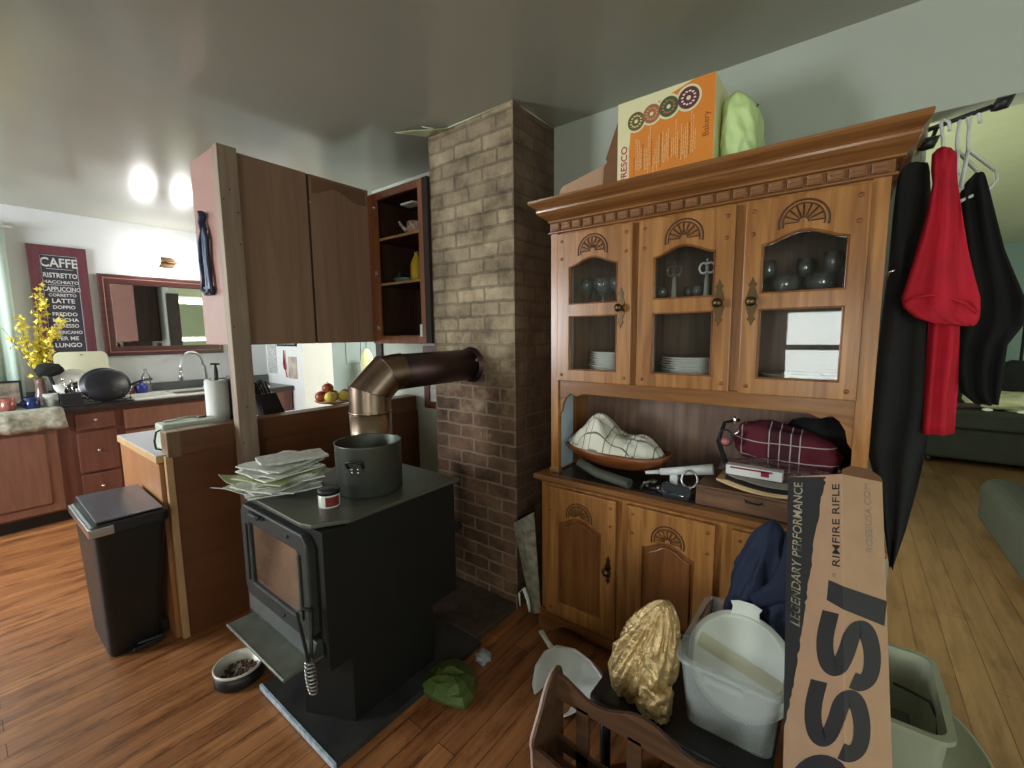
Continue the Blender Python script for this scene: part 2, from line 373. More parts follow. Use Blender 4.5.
def brick_mat(soot=True):
    mt, nt, b = NT('sooty_chimney_brick'); n = nt.nodes; l = nt.links
    tc = n.new('ShaderNodeTexCoord'); sp = n.new('ShaderNodeSeparateXYZ'); l.new(tc.outputs['Object'], sp.inputs[0])
    ge = n.new('ShaderNodeNewGeometry'); sn = n.new('ShaderNodeSeparateXYZ'); l.new(ge.outputs['True Normal'], sn.inputs[0])
    ax = math_(nt, 'ABSOLUTE', sn.outputs[0]); isx = math_(nt, 'GREATER_THAN', ax, .5)
    u = math_(nt, 'ADD', math_(nt, 'MULTIPLY', sp.outputs[1], isx), math_(nt, 'MULTIPLY', math_(nt, 'ADD', sp.outputs[0], .1), math_(nt, 'SUBTRACT', 1, isx)))
    wob = n.new('ShaderNodeTexNoise'); wob.inputs['Scale'].default_value = 16; wob.inputs['Detail'].default_value = 6; l.new(tc.outputs['Object'], wob.inputs['Vector'])
    ww = math_(nt, 'MULTIPLY', math_(nt, 'SUBTRACT', wob.outputs[0], .5), .018)
    cb = n.new('ShaderNodeCombineXYZ'); l.new(math_(nt, 'ADD', u, ww), cb.inputs[0]); l.new(math_(nt, 'ADD', sp.outputs[2], ww), cb.inputs[1])
    br = n.new('ShaderNodeTexBrick'); l.new(cb.outputs[0], br.inputs['Vector'])
    br.inputs['Scale'].default_value = 1; br.inputs['Brick Width'].default_value = .192; br.inputs['Row Height'].default_value = .0735
    br.inputs['Mortar Size'].default_value = .008; br.inputs['Mortar Smooth'].default_value = .5
    br.inputs['Color1'].default_value = (1, 1, 1, 1); br.inputs['Color2'].default_value = (.42, .40, .38, 1); br.inputs['Mortar'].default_value = (0, 0, 0, 1)
    n2 = n.new('ShaderNodeTexNoise'); n2.inputs['Scale'].default_value = 7; n2.inputs['Detail'].default_value = 8; n2.inputs['Roughness'].default_value = .65; l.new(tc.outputs['Object'], n2.inputs['Vector'])
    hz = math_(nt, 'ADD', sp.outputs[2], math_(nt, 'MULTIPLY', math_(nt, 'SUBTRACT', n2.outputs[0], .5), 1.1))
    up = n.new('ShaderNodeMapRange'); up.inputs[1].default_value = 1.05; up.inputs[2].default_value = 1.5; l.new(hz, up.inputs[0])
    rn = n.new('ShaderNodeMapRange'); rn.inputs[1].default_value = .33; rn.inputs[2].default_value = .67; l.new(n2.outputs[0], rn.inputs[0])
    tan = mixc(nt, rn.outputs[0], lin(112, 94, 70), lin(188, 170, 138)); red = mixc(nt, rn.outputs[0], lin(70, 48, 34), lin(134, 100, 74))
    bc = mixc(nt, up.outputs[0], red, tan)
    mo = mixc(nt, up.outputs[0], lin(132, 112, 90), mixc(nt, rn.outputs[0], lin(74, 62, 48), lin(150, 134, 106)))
    dk = n.new('ShaderNodeMix'); dk.data_type = 'RGBA'; dk.blend_type = 'MULTIPLY'; dk.inputs[0].default_value = .55
    l.new(bc, dk.inputs[6]); l.new(br.outputs[0], dk.inputs[7])
    # side face: its shade is painted in as a mottled dark brown
    side_shade = mixc(nt, n2.outputs[0], lin(58, 40, 30), lin(98, 70, 52))
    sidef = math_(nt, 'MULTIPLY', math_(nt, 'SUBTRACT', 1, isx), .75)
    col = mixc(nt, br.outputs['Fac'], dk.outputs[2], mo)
    col = mixc(nt, sidef, col, side_shade)
    l.new(col, b.inputs['Base Color']); b.inputs['Roughness'].default_value = .8
    bp = n.new('ShaderNodeBump'); bp.inputs['Strength'].default_value = .7; bp.inputs['Distance'].default_value = .006
    hh = math_(nt, 'ADD', math_(nt, 'SUBTRACT', 1, br.outputs['Fac']), math_(nt, 'MULTIPLY', n2.outputs[0], .5))
    l.new(hh, bp.inputs['Height']); l.new(bp.outputs[0], b.inputs['Normal'])
    return mt
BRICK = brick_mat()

# ------------------------------------------------------------------ the setting
CH = 2.53; XE = 2.08
struct('floor', MB().box((-2.3, -.14, -.08), (XE + .05, 5.6, 0)).box((-2.3, -2.5, -.08), (1.10, -.14, 0)), FLOOR)
struct('floor_living', MB().box((XE + .05, -3.7, -.08), (8.5, 5.6, 0)).box((1.10, -3.7, -.08), (XE + .05, -.14, 0)), FLOORL)
struct('ceiling', MB().box((-2.3, -2.5, CH), (XE + .1, 5.6, CH + .08)), CEIL)
struct('ceiling_living', MB().box((XE + .1, -3.7, CH), (8.5, 5.6, CH + .08)), CEILL)
def wall_y(name, y0, y1, x0, x1, mt, hole=None):   # wall across Y.. plane constant y
    mb = MB()
    if hole:
        a, b, c, d = hole
        mb.box((x0, y0, 0), (a, y1, CH)).box((b, y0, 0), (x1, y1, CH)).box((a, y0, 0), (b, y1, c)).box((a, y0, d), (b, y1, CH))
    else: mb.box((x0, y0, 0), (x1, y1, CH))
    return struct(name, mb, mt)
def wall_x(name, x0, x1, y0, y1, mt, holes=()):
    mb = MB(); cur = y0
    for a, b, c, d in sorted(holes):
        mb.box((x0, cur, 0), (x1, a, CH)); cur = b
        if c > 0: mb.box((x0, a, 0), (x1, b, c))
        mb.box((x0, a, d), (x1, b, CH))
    mb.box((x0, cur, 0), (x1, y1, CH))
    return struct(name, mb, mt)
wall_x('wall_west', -2.3, -2.2, -2.5, 5.6, WALL, [(-2.05, -1.05, .7, 2.1), (-.02, .60, .85, 1.70), (3.55, 4.85, 1.0, 2.2)])
wall_y('wall_south', -2.5, -2.4, -2.2, XE, WALL, (-.55, .75, .65, 2.15))
wall_y('wall_north', 5.45, 5.55, -2.2, 3.6, WALLK, (-.8, .30, 1.2, 2.3))
# east wall behind the hutch, open to the living room on its south side
wall_x('wall_east', XE, XE + .1, -2.5, 2.92, WALL, [(-2.0, -.165, 0, 2.165)])
struct('trim_1', MB().box((XE - .006, -.165, 2.165), (XE + .106, -.13, 2.175)).box((XE - .003, -.1665, 0), (XE + .103, -.155, 2.165)), WALL)
wall_y('wall_living_north', 1.4, 1.48, XE + .1, 8.4, WALLL, (2.50, 4.20, .75, 2.1))
wall_y('wall_living_south', -3.6, -3.5, XE, 8.4, WALLL, (5.4, 7.0, .75, 2.1))
wall_x('wall_living_far', 8.3, 8.4, -3.6, 1.4, wallmat('wall_paint_blue', lin(126, 148, 142)))
wall_y('wall_living_west', -3.5, -2.5, XE, XE + .1, WALLL)
# kitchen corner beyond the bar: white wall stub, beige return, hall wall with the blue door
struct('wall_pantry', MB().box((2.32, 4.60, 0), (2.66, 5.45, CH)), mat('pantry_wall_white', lin(226, 230, 228), .6, var=.02))
struct('wall_hall', MB().box((2.66, 4.74, 0), (5.2, 4.82, CH)), wallmat('hall_wall_cream', lin(214, 216, 204)))
wall_x('wall_hall_east', 5.1, 5.2, 1.48, 4.8, WALLK)
# window frames
def window(name, plane, c, a, b, z0, z1, mullion=True):
    mb = MB(); t = .05
    def bx(u0, v0, u1, v1, w0, w1):
        if plane == 'x': mb.box((w0, u0, v0), (w1, u1, v1))
        else: mb.box((u0, w0, v0), (u1, w1, v1))
    w0, w1 = c
    bx(a - .08, z0 - .08, a, z1 + .08, w0, w1); bx(b, z0 - .08, b + .08, z1 + .08, w0, w1)
    bx(a, z0 - .08, b, z0, w0, w1); bx(a, z1, b, z1 + .08, w0, w1)
    zm = (z0 + z1) / 2; q0 = w0 + (w1 - w0) * .4; q1 = w0 + (w1 - w0) * .7
    bx(a, z0, a + t, z1, q0, q1); bx(b - t, z0, b, z1, q0, q1); bx(a, z0, b, z0 + t, q0, q1); bx(a, z1 - t, b, z1, q0, q1)
    if mullion: bx(a, zm - .03, b, zm + .03, q0, q1)
    return struct(name, mb, WHB, .004)
w1 = window('window_1', 'x', (-2.28, -2.17), -.02, .60, .85, 1.70)
bl = MB()
for i in range(24): bl.box((-2.245, 0, .87 + i * .035), (-2.215, .58, .872 + i * .035))
window('added_window_west', 'x', (-2.28, -2.17), -2.05, -1.05, .7, 2.1)  # unseen window, added to let in more light
struct('blind_slats', bl, WHB, parent=w1)
window('added_window_south', 'y', (-2.48, -2.37), -.55, .75, .65, 2.15)  # window out of view behind the camera, added for light strength
window('window_3', 'x', (-2.28, -2.17), 3.55, 4.85, 1.0, 2.2)
w4 = window('window_4', 'y', (5.41, 5.54), -.8, .30, 1.2, 2.3)
window('window_5', 'y', (1.38, 1.49), 2.50, 4.20, .75, 2.1)
window('window_6', 'y', (-3.59, -3.48), 5.4, 7.0, .75, 2.1)
cu = MB()   # pale mint curtain beside the kitchen window
N = 40
vs = []; 
for j in range(2):
    for i in range(N + 1):
        u = i / N; vs.append((-.3 + u * .68, 5.375 + .014 * math.sin(u * 38) + .006 * math.sin(u * 91), 2.34 - j * 1.36))
cu.add(vs, [(i, i + 1, N + 2 + i, N + 1 + i) for i in range(N)], 0, True)
o = cu.build('window_curtain', mat('mint_curtain', lin(206, 228, 214), .9, var=.04, scale=3), solid=.004)
setp(o, 'pale mint curtain hanging at the left edge beside the coffee sign', 'curtain')
cr = MB().tube([(-.9, 5.375, 2.345), (.43, 5.375, 2.345)], .009)
setp(cr.build('curtain_rod', WHITEP), 'thin white curtain rod above the kitchen window', 'curtain rod')
# door in the hall
dr = MB().box((2.70, 4.715, 0), (3.5, 4.738, 2.03))
d1 = struct('door_1', dr, mat('blue_grey_door_paint', lin(140, 156, 158), .5, var=.03))
pn = MB()
for (a, b, c, d) in ((2.90, 3.12, 1.12, 1.85), (3.18, 3.40, 1.12, 1.85), (2.90, 3.12, .25, .9), (3.18, 3.40, .25, .9)):
    plate(pn, [rrect(a, c, b, d, .01, 2), rrect(a + .02, c + .02, b - .02, d - .02, .01, 2)], .012, XZ(4.712), bevel=.003)
struct('door_panel', pn, MATS['blue_grey_door_paint'], parent=d1)
struct('trim_2', MB().box((2.64, 4.70, 0), (2.70, 4.742, 2.1)).box((3.5, 4.70, 0), (3.56, 4.742, 2.1)).box((2.64, 4.70, 2.03), (3.56, 4.742, 2.1)), wood('door_casing_brown', lin(92, 62, 46), lin(118, 84, 62)), .003)
struct('trim_3', MB().box((XE - .02, 2.86, 0), (XE + .12, 2.93, 2.1)), mat('casing_black_brown', lin(44, 34, 30), .5))
struct('baseboard_north', MB().box((-2.2, 5.43, 0), (2.3, 5.45, .1)), WHB, .003)
struct('baseboard_east', MB().box((XE - .015, 1.93, 0), (XE, 2.86, .1)), WHB, .003)

# ------------------------------------------------------------------ chimney and hearth
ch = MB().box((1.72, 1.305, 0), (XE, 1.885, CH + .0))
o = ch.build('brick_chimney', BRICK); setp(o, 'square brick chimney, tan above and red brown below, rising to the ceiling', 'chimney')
nb = MB(); put_text(nb, '5109', .04, TX(1.7195), offset=.01)
for v in nb.v: v.y += 1.55; v.z += .90
MARK = mat('chalk_mark', lin(138, 118, 96), .9)
nb.build('painted_number', MARK, o, label='faint pale number daubed on a brick')
ft = MB()   # torn paper flap and crack where the chimney meets the ceiling
FLAP = MB().add([(1.59, 1.985, CH - .002), (1.712, 1.885, CH - .010), (1.712, 1.70, CH - .014), (1.64, 1.76, CH - .034), (1.60, 1.86, CH - .022)], [(0, 1, 2, 3, 4)])
FLAP.build('hanging_flap', mat('pale_green_flap', lin(176, 184, 140), .8), o, solid=.003, label='loose pale flap of ceiling paper')
for (p, q, r_) in (((1.58, 1.99, CH - .004), (1.712, 1.88, CH - .014), .006), ((1.60, 1.80, CH - .020), (1.71, 1.745, CH - .030), .008), ((1.715, 1.9, CH - .006), (1.715, 1.31, CH - .004), .006), ((1.715, 1.31, CH - .004), (2.07, 1.303, CH - .005), .006)):
    ft.tube([p, ((p[0] + q[0]) / 2, (p[1] + q[1]) / 2, p[2] - .001), q], [.003, r_, .002], n=6, flat=.5)
ft.build('torn_ceiling_edge', mat('torn_paper_cream', lin(206, 208, 176), .8), o, label='ragged cream edge of torn paper at the ceiling')
hp = MB().box((.665, 1.28, .0), (1.40, 1.83, .028))
o = hp.build('hearth_pad', [mat('slate_hearth_board', lin(52, 53, 52), .45, var=.35, scale=9)], bevel=.002)
setp(o, 'dark slate coloured hearth board under the wood stove', 'hearth pad')
MB().box((.659, 1.275, .008), (.668, 1.835, .031)).build('metal_edge_strip', mat('worn_metal_strip', lin(206, 222, 236), .5, .0, scale=50, col2=lin(150, 164, 176)), o, label='bright worn metal strip on the front edge')
o = MB().box((1.40, 1.31, 0), (1.72, 1.95, .035)).build('hearth_slab', mat('sooty_brick_hearth', lin(74, 58, 46), .9, var=.3, scale=20, bump=.4, bscale=60), bevel=.004)
setp(o, 'sooty brown slab on the floor against the foot of the chimney', 'hearth slab')

# ------------------------------------------------------------------ wood stove
st = thing('wood_stove', 'black steel wood stove with a glass door, standing before the brick chimney', 'wood stove', (1.02, 1.66, .028))
X0, X1, Y0, Y1, Z0, Z1 = .715, 1.335, 1.365, 1.965, .285, .79
MB().box((X0, Y0, Z0), (X1, Y1, Z1)).box((1.00, Y0 - .0035, Z0 + .01), (1.004, Y0 + .01, Z1 - .02)).build('firebox', IRON, st, bevel=.004)
sd = MB().prism([(.80, .028), (1.19, .028), (1.19, Z0), (.80, Z0)], lambda u, v, w: Vector((u, w, v)), Y0, 1.75)
sd.prism([(.80, Y0), (.708, 1.555), (.80, 1.75)], lambda u, v, w: Vector((u, v, w)), .028, Z0 + .01)
sd.build('pedestal', IRON, st, bevel=.002)
tp = MB(); plate(tp, [[(X1 + .02, Y0 - .006), (X1 + .02, Y1 + .006), (X0 - .012, Y1 + .006), (X0 - .02, Y0 + .16)] + [(X0 - .02, Y0 + .10), (X0 - .005, Y0 + .055), (X0 + .03, Y0 + .035), (X0 + .10, Y0 - .006)]], .016, lambda u, v, w: Vector((u, v, w + Z1 + .012)), bevel=.004)
tp.build('top_plate', STTOP, st)
# door: arched cast frame round the glass
U0, U1, V0, V1 = 1.425, 1.955, .385, .765
df = MB(); xf = X0 - .012
outer = [(U0, V0 + .03), (U0 + .03, V0), (U1 - .03, V0), (U1, V0 + .03), (U1, V1 - .03), (U1 - .03, V1), (U0 + .03, V1), (U0, V1 - .03)]
inner = rrect(U0 + .062, V0 + .055, U1 - .065, V1 - .055, .012, 3)
plate(df, [outer, inner], .035, YZ(xf), bevel=.007)
for yy in (U0 + .047, U1 - .047): df.box((xf - .024, yy - .006, V0 + .07), (xf - .012, yy + .006, V1 - .07))
for (yy, zz) in ((1.55, V1 - .025), (1.80, V1 - .025), (1.62, V0 + .026)): df.ball((xf - .018, yy, zz), .008, 1)
dr = df.build('stove_door', IRON2, st)
MB().box((xf - .004, U0 + .05, V0 + .05), (xf + .002, U1 - .05, V1 - .045)).build('door_glass', mat('amber_stained_glass', lin(84, 64, 50), .16, scale=5, col2=lin(126, 100, 80), spec=.8), dr)
la = MB().tube([(xf - .03, 1.84, V1 - .012), (xf - .035, 1.80, V1 - .004), (xf - .03, 1.74, V1 - .004)], .007)
la.box((xf - .03, 1.73, V1 - .012), (xf - .012, 1.85, V1 - .002)); la.build('door_latch', IRON2, dr)
for zz in (V1 - .06, V0 + .03): MB().tube([(xf, U1 + .008, zz - .03), (xf, U1 + .008, zz + .03)], .011).build('hinge', IRON2, st)
HS = -.05
hd = MB().tube([(xf - .02, 1.455, .51), (xf - .045, 1.47, .52), (xf - .055, 1.49, .505), (xf - .05, 1.435, .345)], .006)
hd.tube([(xf - .02, 1.462, .51), (xf - .028, 1.458, .40), (xf - .04, 1.435, .35)], .007)
hd.v = [v + Vector((0, HS, .01)) for v in hd.v]; hh = hd.build('door_handle', IRON2, st)
co = []
for i in range(9 * 14 + 1):
    t = i / (9 * 14); a = i / 14 * 2 * math.pi
    c = Vector((xf - .05, 1.435, .352)).lerp(Vector((xf - .070, 1.375, .275)), t); r_ = .011 + .006 * math.sin(t * math.pi)
    co.append(c + Vector((math.cos(a) * r_, math.sin(a) * r_ + HS, .01)))
MB().tube(co, .0028, 6).build('spring_grip', STEEL, hh, label='coiled steel spring grip')
# ash lip with its front rim
lp = MB()
lp.box((.575, 1.40, .325), (X0, 1.86, .337))
rs = MB().add([(xf - .012, 1.95, .392), (xf - .012, 1.40, .392), (.67, 1.40, .337), (.67, 1.90, .337), (X0, 1.95, .392), (X0, 1.40, .392), (X0, 1.40, .330), (X0, 1.92, .330)], [(0, 1, 2, 3), (4, 5, 1, 0), (1, 5, 6, 2), (0, 3, 7, 4), (3, 2, 6, 7), (4, 7, 6, 5)])
rs.build('shelf_riser', mat('dusty_riser', lin(66, 70, 64), .5, .2, var=.2, scale=14), st, bevel=.003)
lp.tube([(.575, 1.395, .332), (.575, 1.862, .332)], .007, 8)
lp.build('ash_shelf', IRONL, st, bevel=.002, label='grey dusty ash shelf below the door')
MB().box((X1, 1.37, .55), (X1 + .035, 1.42, .60)).tube([(X1 + .02, 1.395, .56), (X1 + .06, 1.395, .565)], .02).build('air_control_knob', BLK, st)
# stove pipe
P0 = Vector((1.185, 1.748, .81)); PZ = 1.205; PE = Vector((1.735, 1.60, 1.292))
hdir = (PE - Vector((1.33, 1.709, PZ + .07))).normalized()
pth = [P0, Vector((P0.x, P0.y, 1.10))]
sp_ = thing('stove_pipe', 'bronze tinted metal stove pipe bending from the stove into the chimney', 'stove pipe', tuple(P0))
MB().tube(pth, .094, 28).build('vertical_section', PIPE, sp_)
MB().lathe([(.0945, -.004), (.098, 0), (.0945, .004)], (P0.x, P0.y, 1.10), 28).build('seam_ring', PIPE, sp_)
a = Vector((P0.x, P0.y, 1.10)); b1 = a + Vector((.0, -.0, .085)); b2 = b1 + Vector((.082, -.022, .085)); b3 = Vector((1.345, 1.705, 1.280))
def mitred(pts, rad, n=32):
    """pipe of straight gores cut on mitre planes; each gore keeps its own shading"""
    q = MB(); N_ = len(pts)
    dirs = [(pts[i_ + 1] - pts[i_]).normalized() for i_ in range(N_ - 1)]
    pl = [dirs[0]] + [(dirs[i_] + dirs[i_ + 1]).normalized() for i_ in range(N_ - 2)] + [dirs[-1]]
    u_ = dirs[0].cross(Vector((.79, -.61, 0))).normalized()
    for i_, d_ in enumerate(dirs):
        ua = (u_ - d_ * u_.dot(d_)).normalized(); wa = d_.cross(ua); vs = []
        for e_ in (i_, i_ + 1):
            for k_ in range(n):
                a_ = 2 * math.pi * k_ / n; o_ = pts[i_] + (ua * math.cos(a_) + wa * math.sin(a_)) * rad[i_]
                t_ = (pts[e_] - o_).dot(pl[e_]) / d_.dot(pl[e_]); vs.append(o_ + d_ * t_)
        q.add(vs, [(k_, (k_ + 1) % n, n + (k_ + 1) % n, n + k_) for k_ in range(n)], 0, True)
    return q, pl
q, mpl = mitred([a, b1, b2, b3], [.094, .091, .087]); q.build('elbow', PIPE, sp_)
for c_, d_ in ((b1, mpl[1]), (b2, mpl[2])):
    M_ = d_.to_track_quat('Z', 'Y').to_matrix()
    MB().lathe([(.094, -.002), (.0965, 0), (.094, .002)], c_, 28, M=M_).build('seam_ring', PIPE, sp_)
MB().tube([b3 - Vector((.06, -.016, .006)), PE], [.086, .081], 28).build('horizontal_section', PIPE2, sp_, label='darker purple brown horizontal run')
M_ = Vector((1, 0, 0)).to_track_quat('Z', 'Y').to_matrix()
MB().lathe([(.079, -.02), (.086, -.018), (.088, -.004), (.096, 0)], (1.716, 1.602, 1.29), 28, M=M_).build('wall_collar', PIPE2, sp_)
mt_ = MB().tube([(1.68, 1.535, 1.318), (1.705, 1.53, 1.318)], .006).box((1.68, 1.525, 1.308), (1.70, 1.531, 1.33)); mt_.build('clamp_screw', STEEL, sp_)
# stock pot
pc = (1.045, 1.568, .811)
sp2 = thing('stock_pot', 'dark grey lidless stock pot standing on top of the stove', 'stock pot', pc)
POTM = mat('anodised_grey', lin(84, 88, 80), .42, .6, var=.06)
MB().lathe([(.0, 0), (.127, 0), (.132, .008), (.133, .200), (.1345, .206), (.1315, .206), (.129, .20), (.127, .012), (.0, .010)], pc, 40).build('pot_body', POTM, sp2)
for sgn, ang in ((1, 213), (-1, 33)):
    M2 = Matrix.Rotation(R(ang), 4, 'Z'); hb = MB()
    pts = [M2 @ Vector(q) for q in ((.130, -.030, .125), (.150, -.03, .150), (.156, -.01, .155), (.156, .01, .155), (.150, .03, .150), (.130, .030, .125))]
    hb.tube([Vector(pc) + q for q in pts], .007, 8, flat=.6); hb.build('side_handle', BLK, sp2)
    rv = MB()
    for yy in (-.012, .012):
        for zz in (.118, .132): rv.ball(Vector(pc) + M2 @ Vector((.134, yy, zz - .01)), .0055, 1)
    rv.build('rivet', CHROME, sp2)
# jar of stove paste
jc = at(328, 508, z=.808); jc.z = .808; jc = jc + Vector((.018, .02, 0))
jr = thing('paste_jar', 'small white jar with a black lid and red label on the stove top', 'jar', tuple(jc))
MB().lathe([(.0, 0), (.037, 0), (.039, .003), (.039, .048), (.036, .051), (0, .051)], jc, 24).build('jar_body', WHITEC, jr)
MB().lathe([(.0, .05), (.041, .05), (.041, .066), (.039, .068), (0, .068)], jc, 24).build('lid', BLK, jr)
lb = MB()
vs = []
for k in range(9):
    a_ = R(180 + 40 + k * 10); vs += [jc + Vector((.0394 * math.cos(a_), .0394 * math.sin(a_), .007)), jc + Vector((.0394 * math.cos(a_), .0394 * math.sin(a_), .044))]
lb.add(vs, [(2 * i, 2 * i + 2, 2 * i + 3, 2 * i + 1) for i in range(8)], 0, True).build('red_label', mat('label_red', lin(120, 34, 30), .6), jr)

# ------------------------------------------------------------------ papers on the stove
random.seed(12)
def sheet(c, w_, h_, rz, tilt=(0, 0), th=.003, curl=.01, mt=PAPER, name='paper_sheet', label='', group=None, pages=1, corner=0):
    mb = MB(); n = 8; M2 = Matrix.Translation(c) @ Matrix.Rotation(rz, 4, 'Z') @ Matrix.Rotation(tilt[0], 4, 'X') @ Matrix.Rotation(tilt[1], 4, 'Y')
    sd_ = random.random() * 40
    def pt(i, j, k):
        u = i / n - .5; v = j / n - .5
        z = curl * (fbm((u * 2, v * 2, 0), 1, sd_)) + curl * .8 * (u * u) + corner * max(0, -u - .2) ** 2
        return M2 @ Vector((u * w_, v * h_, z + k * th))
    vs = [pt(i, j, 0) for i in range(n + 1) for j in range(n + 1)] + [pt(i, j, 1) for i in range(n + 1) for j in range(n + 1)]
    A = (n + 1) ** 2; fs = []
    for i in range(n):
        for j in range(n):
            q = i * (n + 1) + j; fs.append((q, q + 1, q + n + 2, q + n + 1)); fs.append((A + q, A + q + n + 1, A + q + n + 2, A + q + 1))
    for i in range(n):
        for q, q2 in ((i, i + 1), (n * (n + 1) + i, n * (n + 1) + i + 1), (i * (n + 1), (i + 1) * (n + 1)), (i * (n + 1) + n, (i + 1) * (n + 1) + n)): fs.append((q, q2, A + q2, A + q))
    mb.add(vs, fs, 0, False); o = mb.build(name, mt); return setp(o, label, 'paper', group)
base = at(283, 484, z=.82); base.z = .810
z = .8115
pk = [PAPER, PAPERG, PAPERG, PAPER, PAPERG, PAPERY, PAPERG, PAPER, PAPERG, PAPER, PAPERG, PAPERY, PAPERG, PAPER, PAPERG, PAPERG, PAPER, PAPERG]
for i, mtl in enumerate(pk):
    ww, hh_ = random.uniform(.24, .31), random.uniform(.20, .26)
    dx, dy = random.uniform(-.02, .02), random.uniform(-.025, .03) + (.02 if i < 6 else -.02)
    sheet(base + Vector((dx, dy, z - .81)), ww * (1 if i < 8 else .85), hh_, R(random.uniform(-22, 32)), (R(random.uniform(-1.5, 1.5)), R(random.uniform(-2, 1))), .0052, .010, mtl,
          'paper_sheet', 'loose paper sheet inside the untidy pile on the stove', 'papers piled on the stove')
    z += .0062
sheet(base + Vector((-.10, .10, .014)), .21, .16, R(30), (R(2), R(-3)), .002, .02, PAPER, 'paper_sheet', 'white sheet sticking out over the left edge of the stove, curled up', 'papers piled on the stove', corner=.15)
sheet(base + Vector((-.07, .10, .034)), .20, .18, R(5), (R(3), R(-4)), .002, .03, PAPERY, 'paper_flyer', 'green printed flyer near the left side of the paper pile', 'papers piled on the stove', corner=.2)
o = sheet(base + Vector((.03, -.04, .124)), .26, .12, R(-12), (R(2), R(2)), .010, .008, PAPERG, 'folded_newspaper', 'folded newspaper lying on top of the pile of papers', 'papers piled on the stove')

# ------------------------------------------------------------------ china hutch
hu = thing('china_hutch', 'honey pine china hutch with glazed upper doors, standing against the sage wall', 'china hutch', (1.9, .52, 0))
def rect_mould(name, prof, y0, y1, xf_, xb, mt, parent, sk=1):
    mb = MB(); rings = []
    for d, z_ in prof: rings += [Vector((xb, y1 + d * sk, z_)), Vector((xf_ - d, y1 + d * sk, z_)), Vector((xf_ - d, y0 - d * sk, z_)), Vector((xb, y0 - d * sk, z_))]
    n = len(prof); fs = []
    for i in range(n - 1):
        for k in range(3): a_ = i * 4 + k; fs.append((a_, a_ + 1, a_ + 5, a_ + 4))
    fs.append((0, 1, 2, 3)); fs.append(tuple((n - 1) * 4 + k for k in range(4)))
    fs.append(tuple([i * 4 for i in range(n)] + [i * 4 + 3 for i in range(n)][::-1]))
    mb.add(rings, fs); return mb.build(name, mt, parent, bevel=.0015)
BX, BY0, BY1 = 1.70, -.10, 1.135
# base
bs = MB().box((BX, BY0, .08), (XE - .002, BY1, .745)); bs.build('base_carcass', HON, hu, bevel=.002)
ap = MB()
yy = BY0 - .008; pts = [(BY0 - .012, 0), (BY0 - .012, .10), (BY1 + .012, .10), (BY1 + .012, 0), (BY1 - .05, 0)]
L_ = BY1 - BY0 - .1
for i in range(61):
    t = i / 60; y_ = BY1 - .05 - t * L_
    e_ = min(t, 1 - t); z_ = .045 * min(1, e_ / .07) + .02 * math.exp(-((t - .5) / .09) ** 2) * -1 + .012 * math.sin(min(e_, .2) / .2 * math.pi) ** 2
    pts.append((y_, z_))
pts.append((BY0 + .05, 0))
plate(ap, [pts], .022, YZ(BX - .004), bevel=.003)
ap.box((BX + .005, BY1 - .006, 0), (XE - .01, BY1 + .012, .10)); ap.box((BX + .005, BY0 - .012, 0), (XE - .01, BY0 + .006, .10))
ap.build('scalloped_plinth', HONY, hu)
rect_mould('counter_top', [(0, .745), (.008, .748), (.012, .756), (.026, .762), (.030, .768), (.030, .780), (.024, .787), (0, .789)], BY0, BY1, BX, XE - .002, HONY, hu)
MB().box((BX + .012, BY0 + .05, .7885), (XE - .02, BY1 - .05, .7905)).build('counter_inlay', mat('dark_glass_top', lin(70, 62, 54), .25, var=.1), hu, label='dark worn inlay on the counter')
def fan(parent, yc, zc, r_, x, k=1.0):
    mb = MB()
    for rr, t_ in ((r_, .0022), (r_ * .84, .0016)):
        mb.tube([(x, yc + rr * math.cos(R(a_)), zc + rr * math.sin(R(a_))) for a_ in range(-14, 195, 8)], t_ * k, 6)
    mb.tube([(x, yc + r_ * .2 * math.cos(R(a_)), zc + r_ * .2 * math.sin(R(a_))) for a_ in range(0, 181, 20)], .0018, 6)
    for i in range(9):
        a_ = R(i * 22.5); mb.tube([(x, yc + r_ * .2 * math.cos(a_), zc + r_ * .2 * math.sin(a_)), (x, yc + r_ * .84 * math.cos(a_), zc + r_ * .84 * math.sin(a_))], .0022, 5)
    f_ = mb.build('fan_carving', LINE, parent)
    pb = MB()
    for i in range(8):
        a0, a1 = R(i * 22.5 + 3), R(i * 22.5 + 19.5); am = (a0 + a1) / 2
        pb.prism([(yc + r_ * .28 * math.cos(am), zc + r_ * .28 * math.sin(am)), (yc + r_ * .76 * math.cos(a0), zc + r_ * .76 * math.sin(a0)), (yc + r_ * .80 * math.cos(am), zc + r_ * .80 * math.sin(am)), (yc + r_ * .76 * math.cos(a1), zc + r_ * .76 * math.sin(a1))], YZ(x), -.002, .004)
    pb.build('carved_petal', HONY, f_)
def handle(parent, y_, z_, x, s=1):
    mb = MB(); tp_ = [(0, .082), (.006, .066), (.013, .06), (.007, .05), (.012, .036), (.018, .014), (.010, 0), (.018, -.014), (.012, -.036), (.007, -.05), (.013, -.06), (.006, -.066), (0, -.082)]
    poly = [(y_ + a_ * s, z_ + b_ * s) for a_, b_ in tp_] + [(y_ - a_ * s, z_ + b_ * s) for a_, b_ in tp_[1:-1][::-1]]
    plate(mb, [poly], .004, YZ(x), bevel=.001)
    mb.lathe([(.007, 0), (.006, .012), (.010, .016), (.0165, .023), (.0165, .028), (.010, .035), (0, .036)], (x, y_, z_), 16, M=Vector((-1, 0, 0)).to_track_quat('Z', 'Y').to_matrix())
    mb.build('door_handle', BRASS, parent)
def pegs(parent, pl, x):
    for (a_, b_) in pl: MB().ball((x, a_, b_), .0078, 2, sc=(.4, 1, 1)).build('wood_peg', HOND, parent)
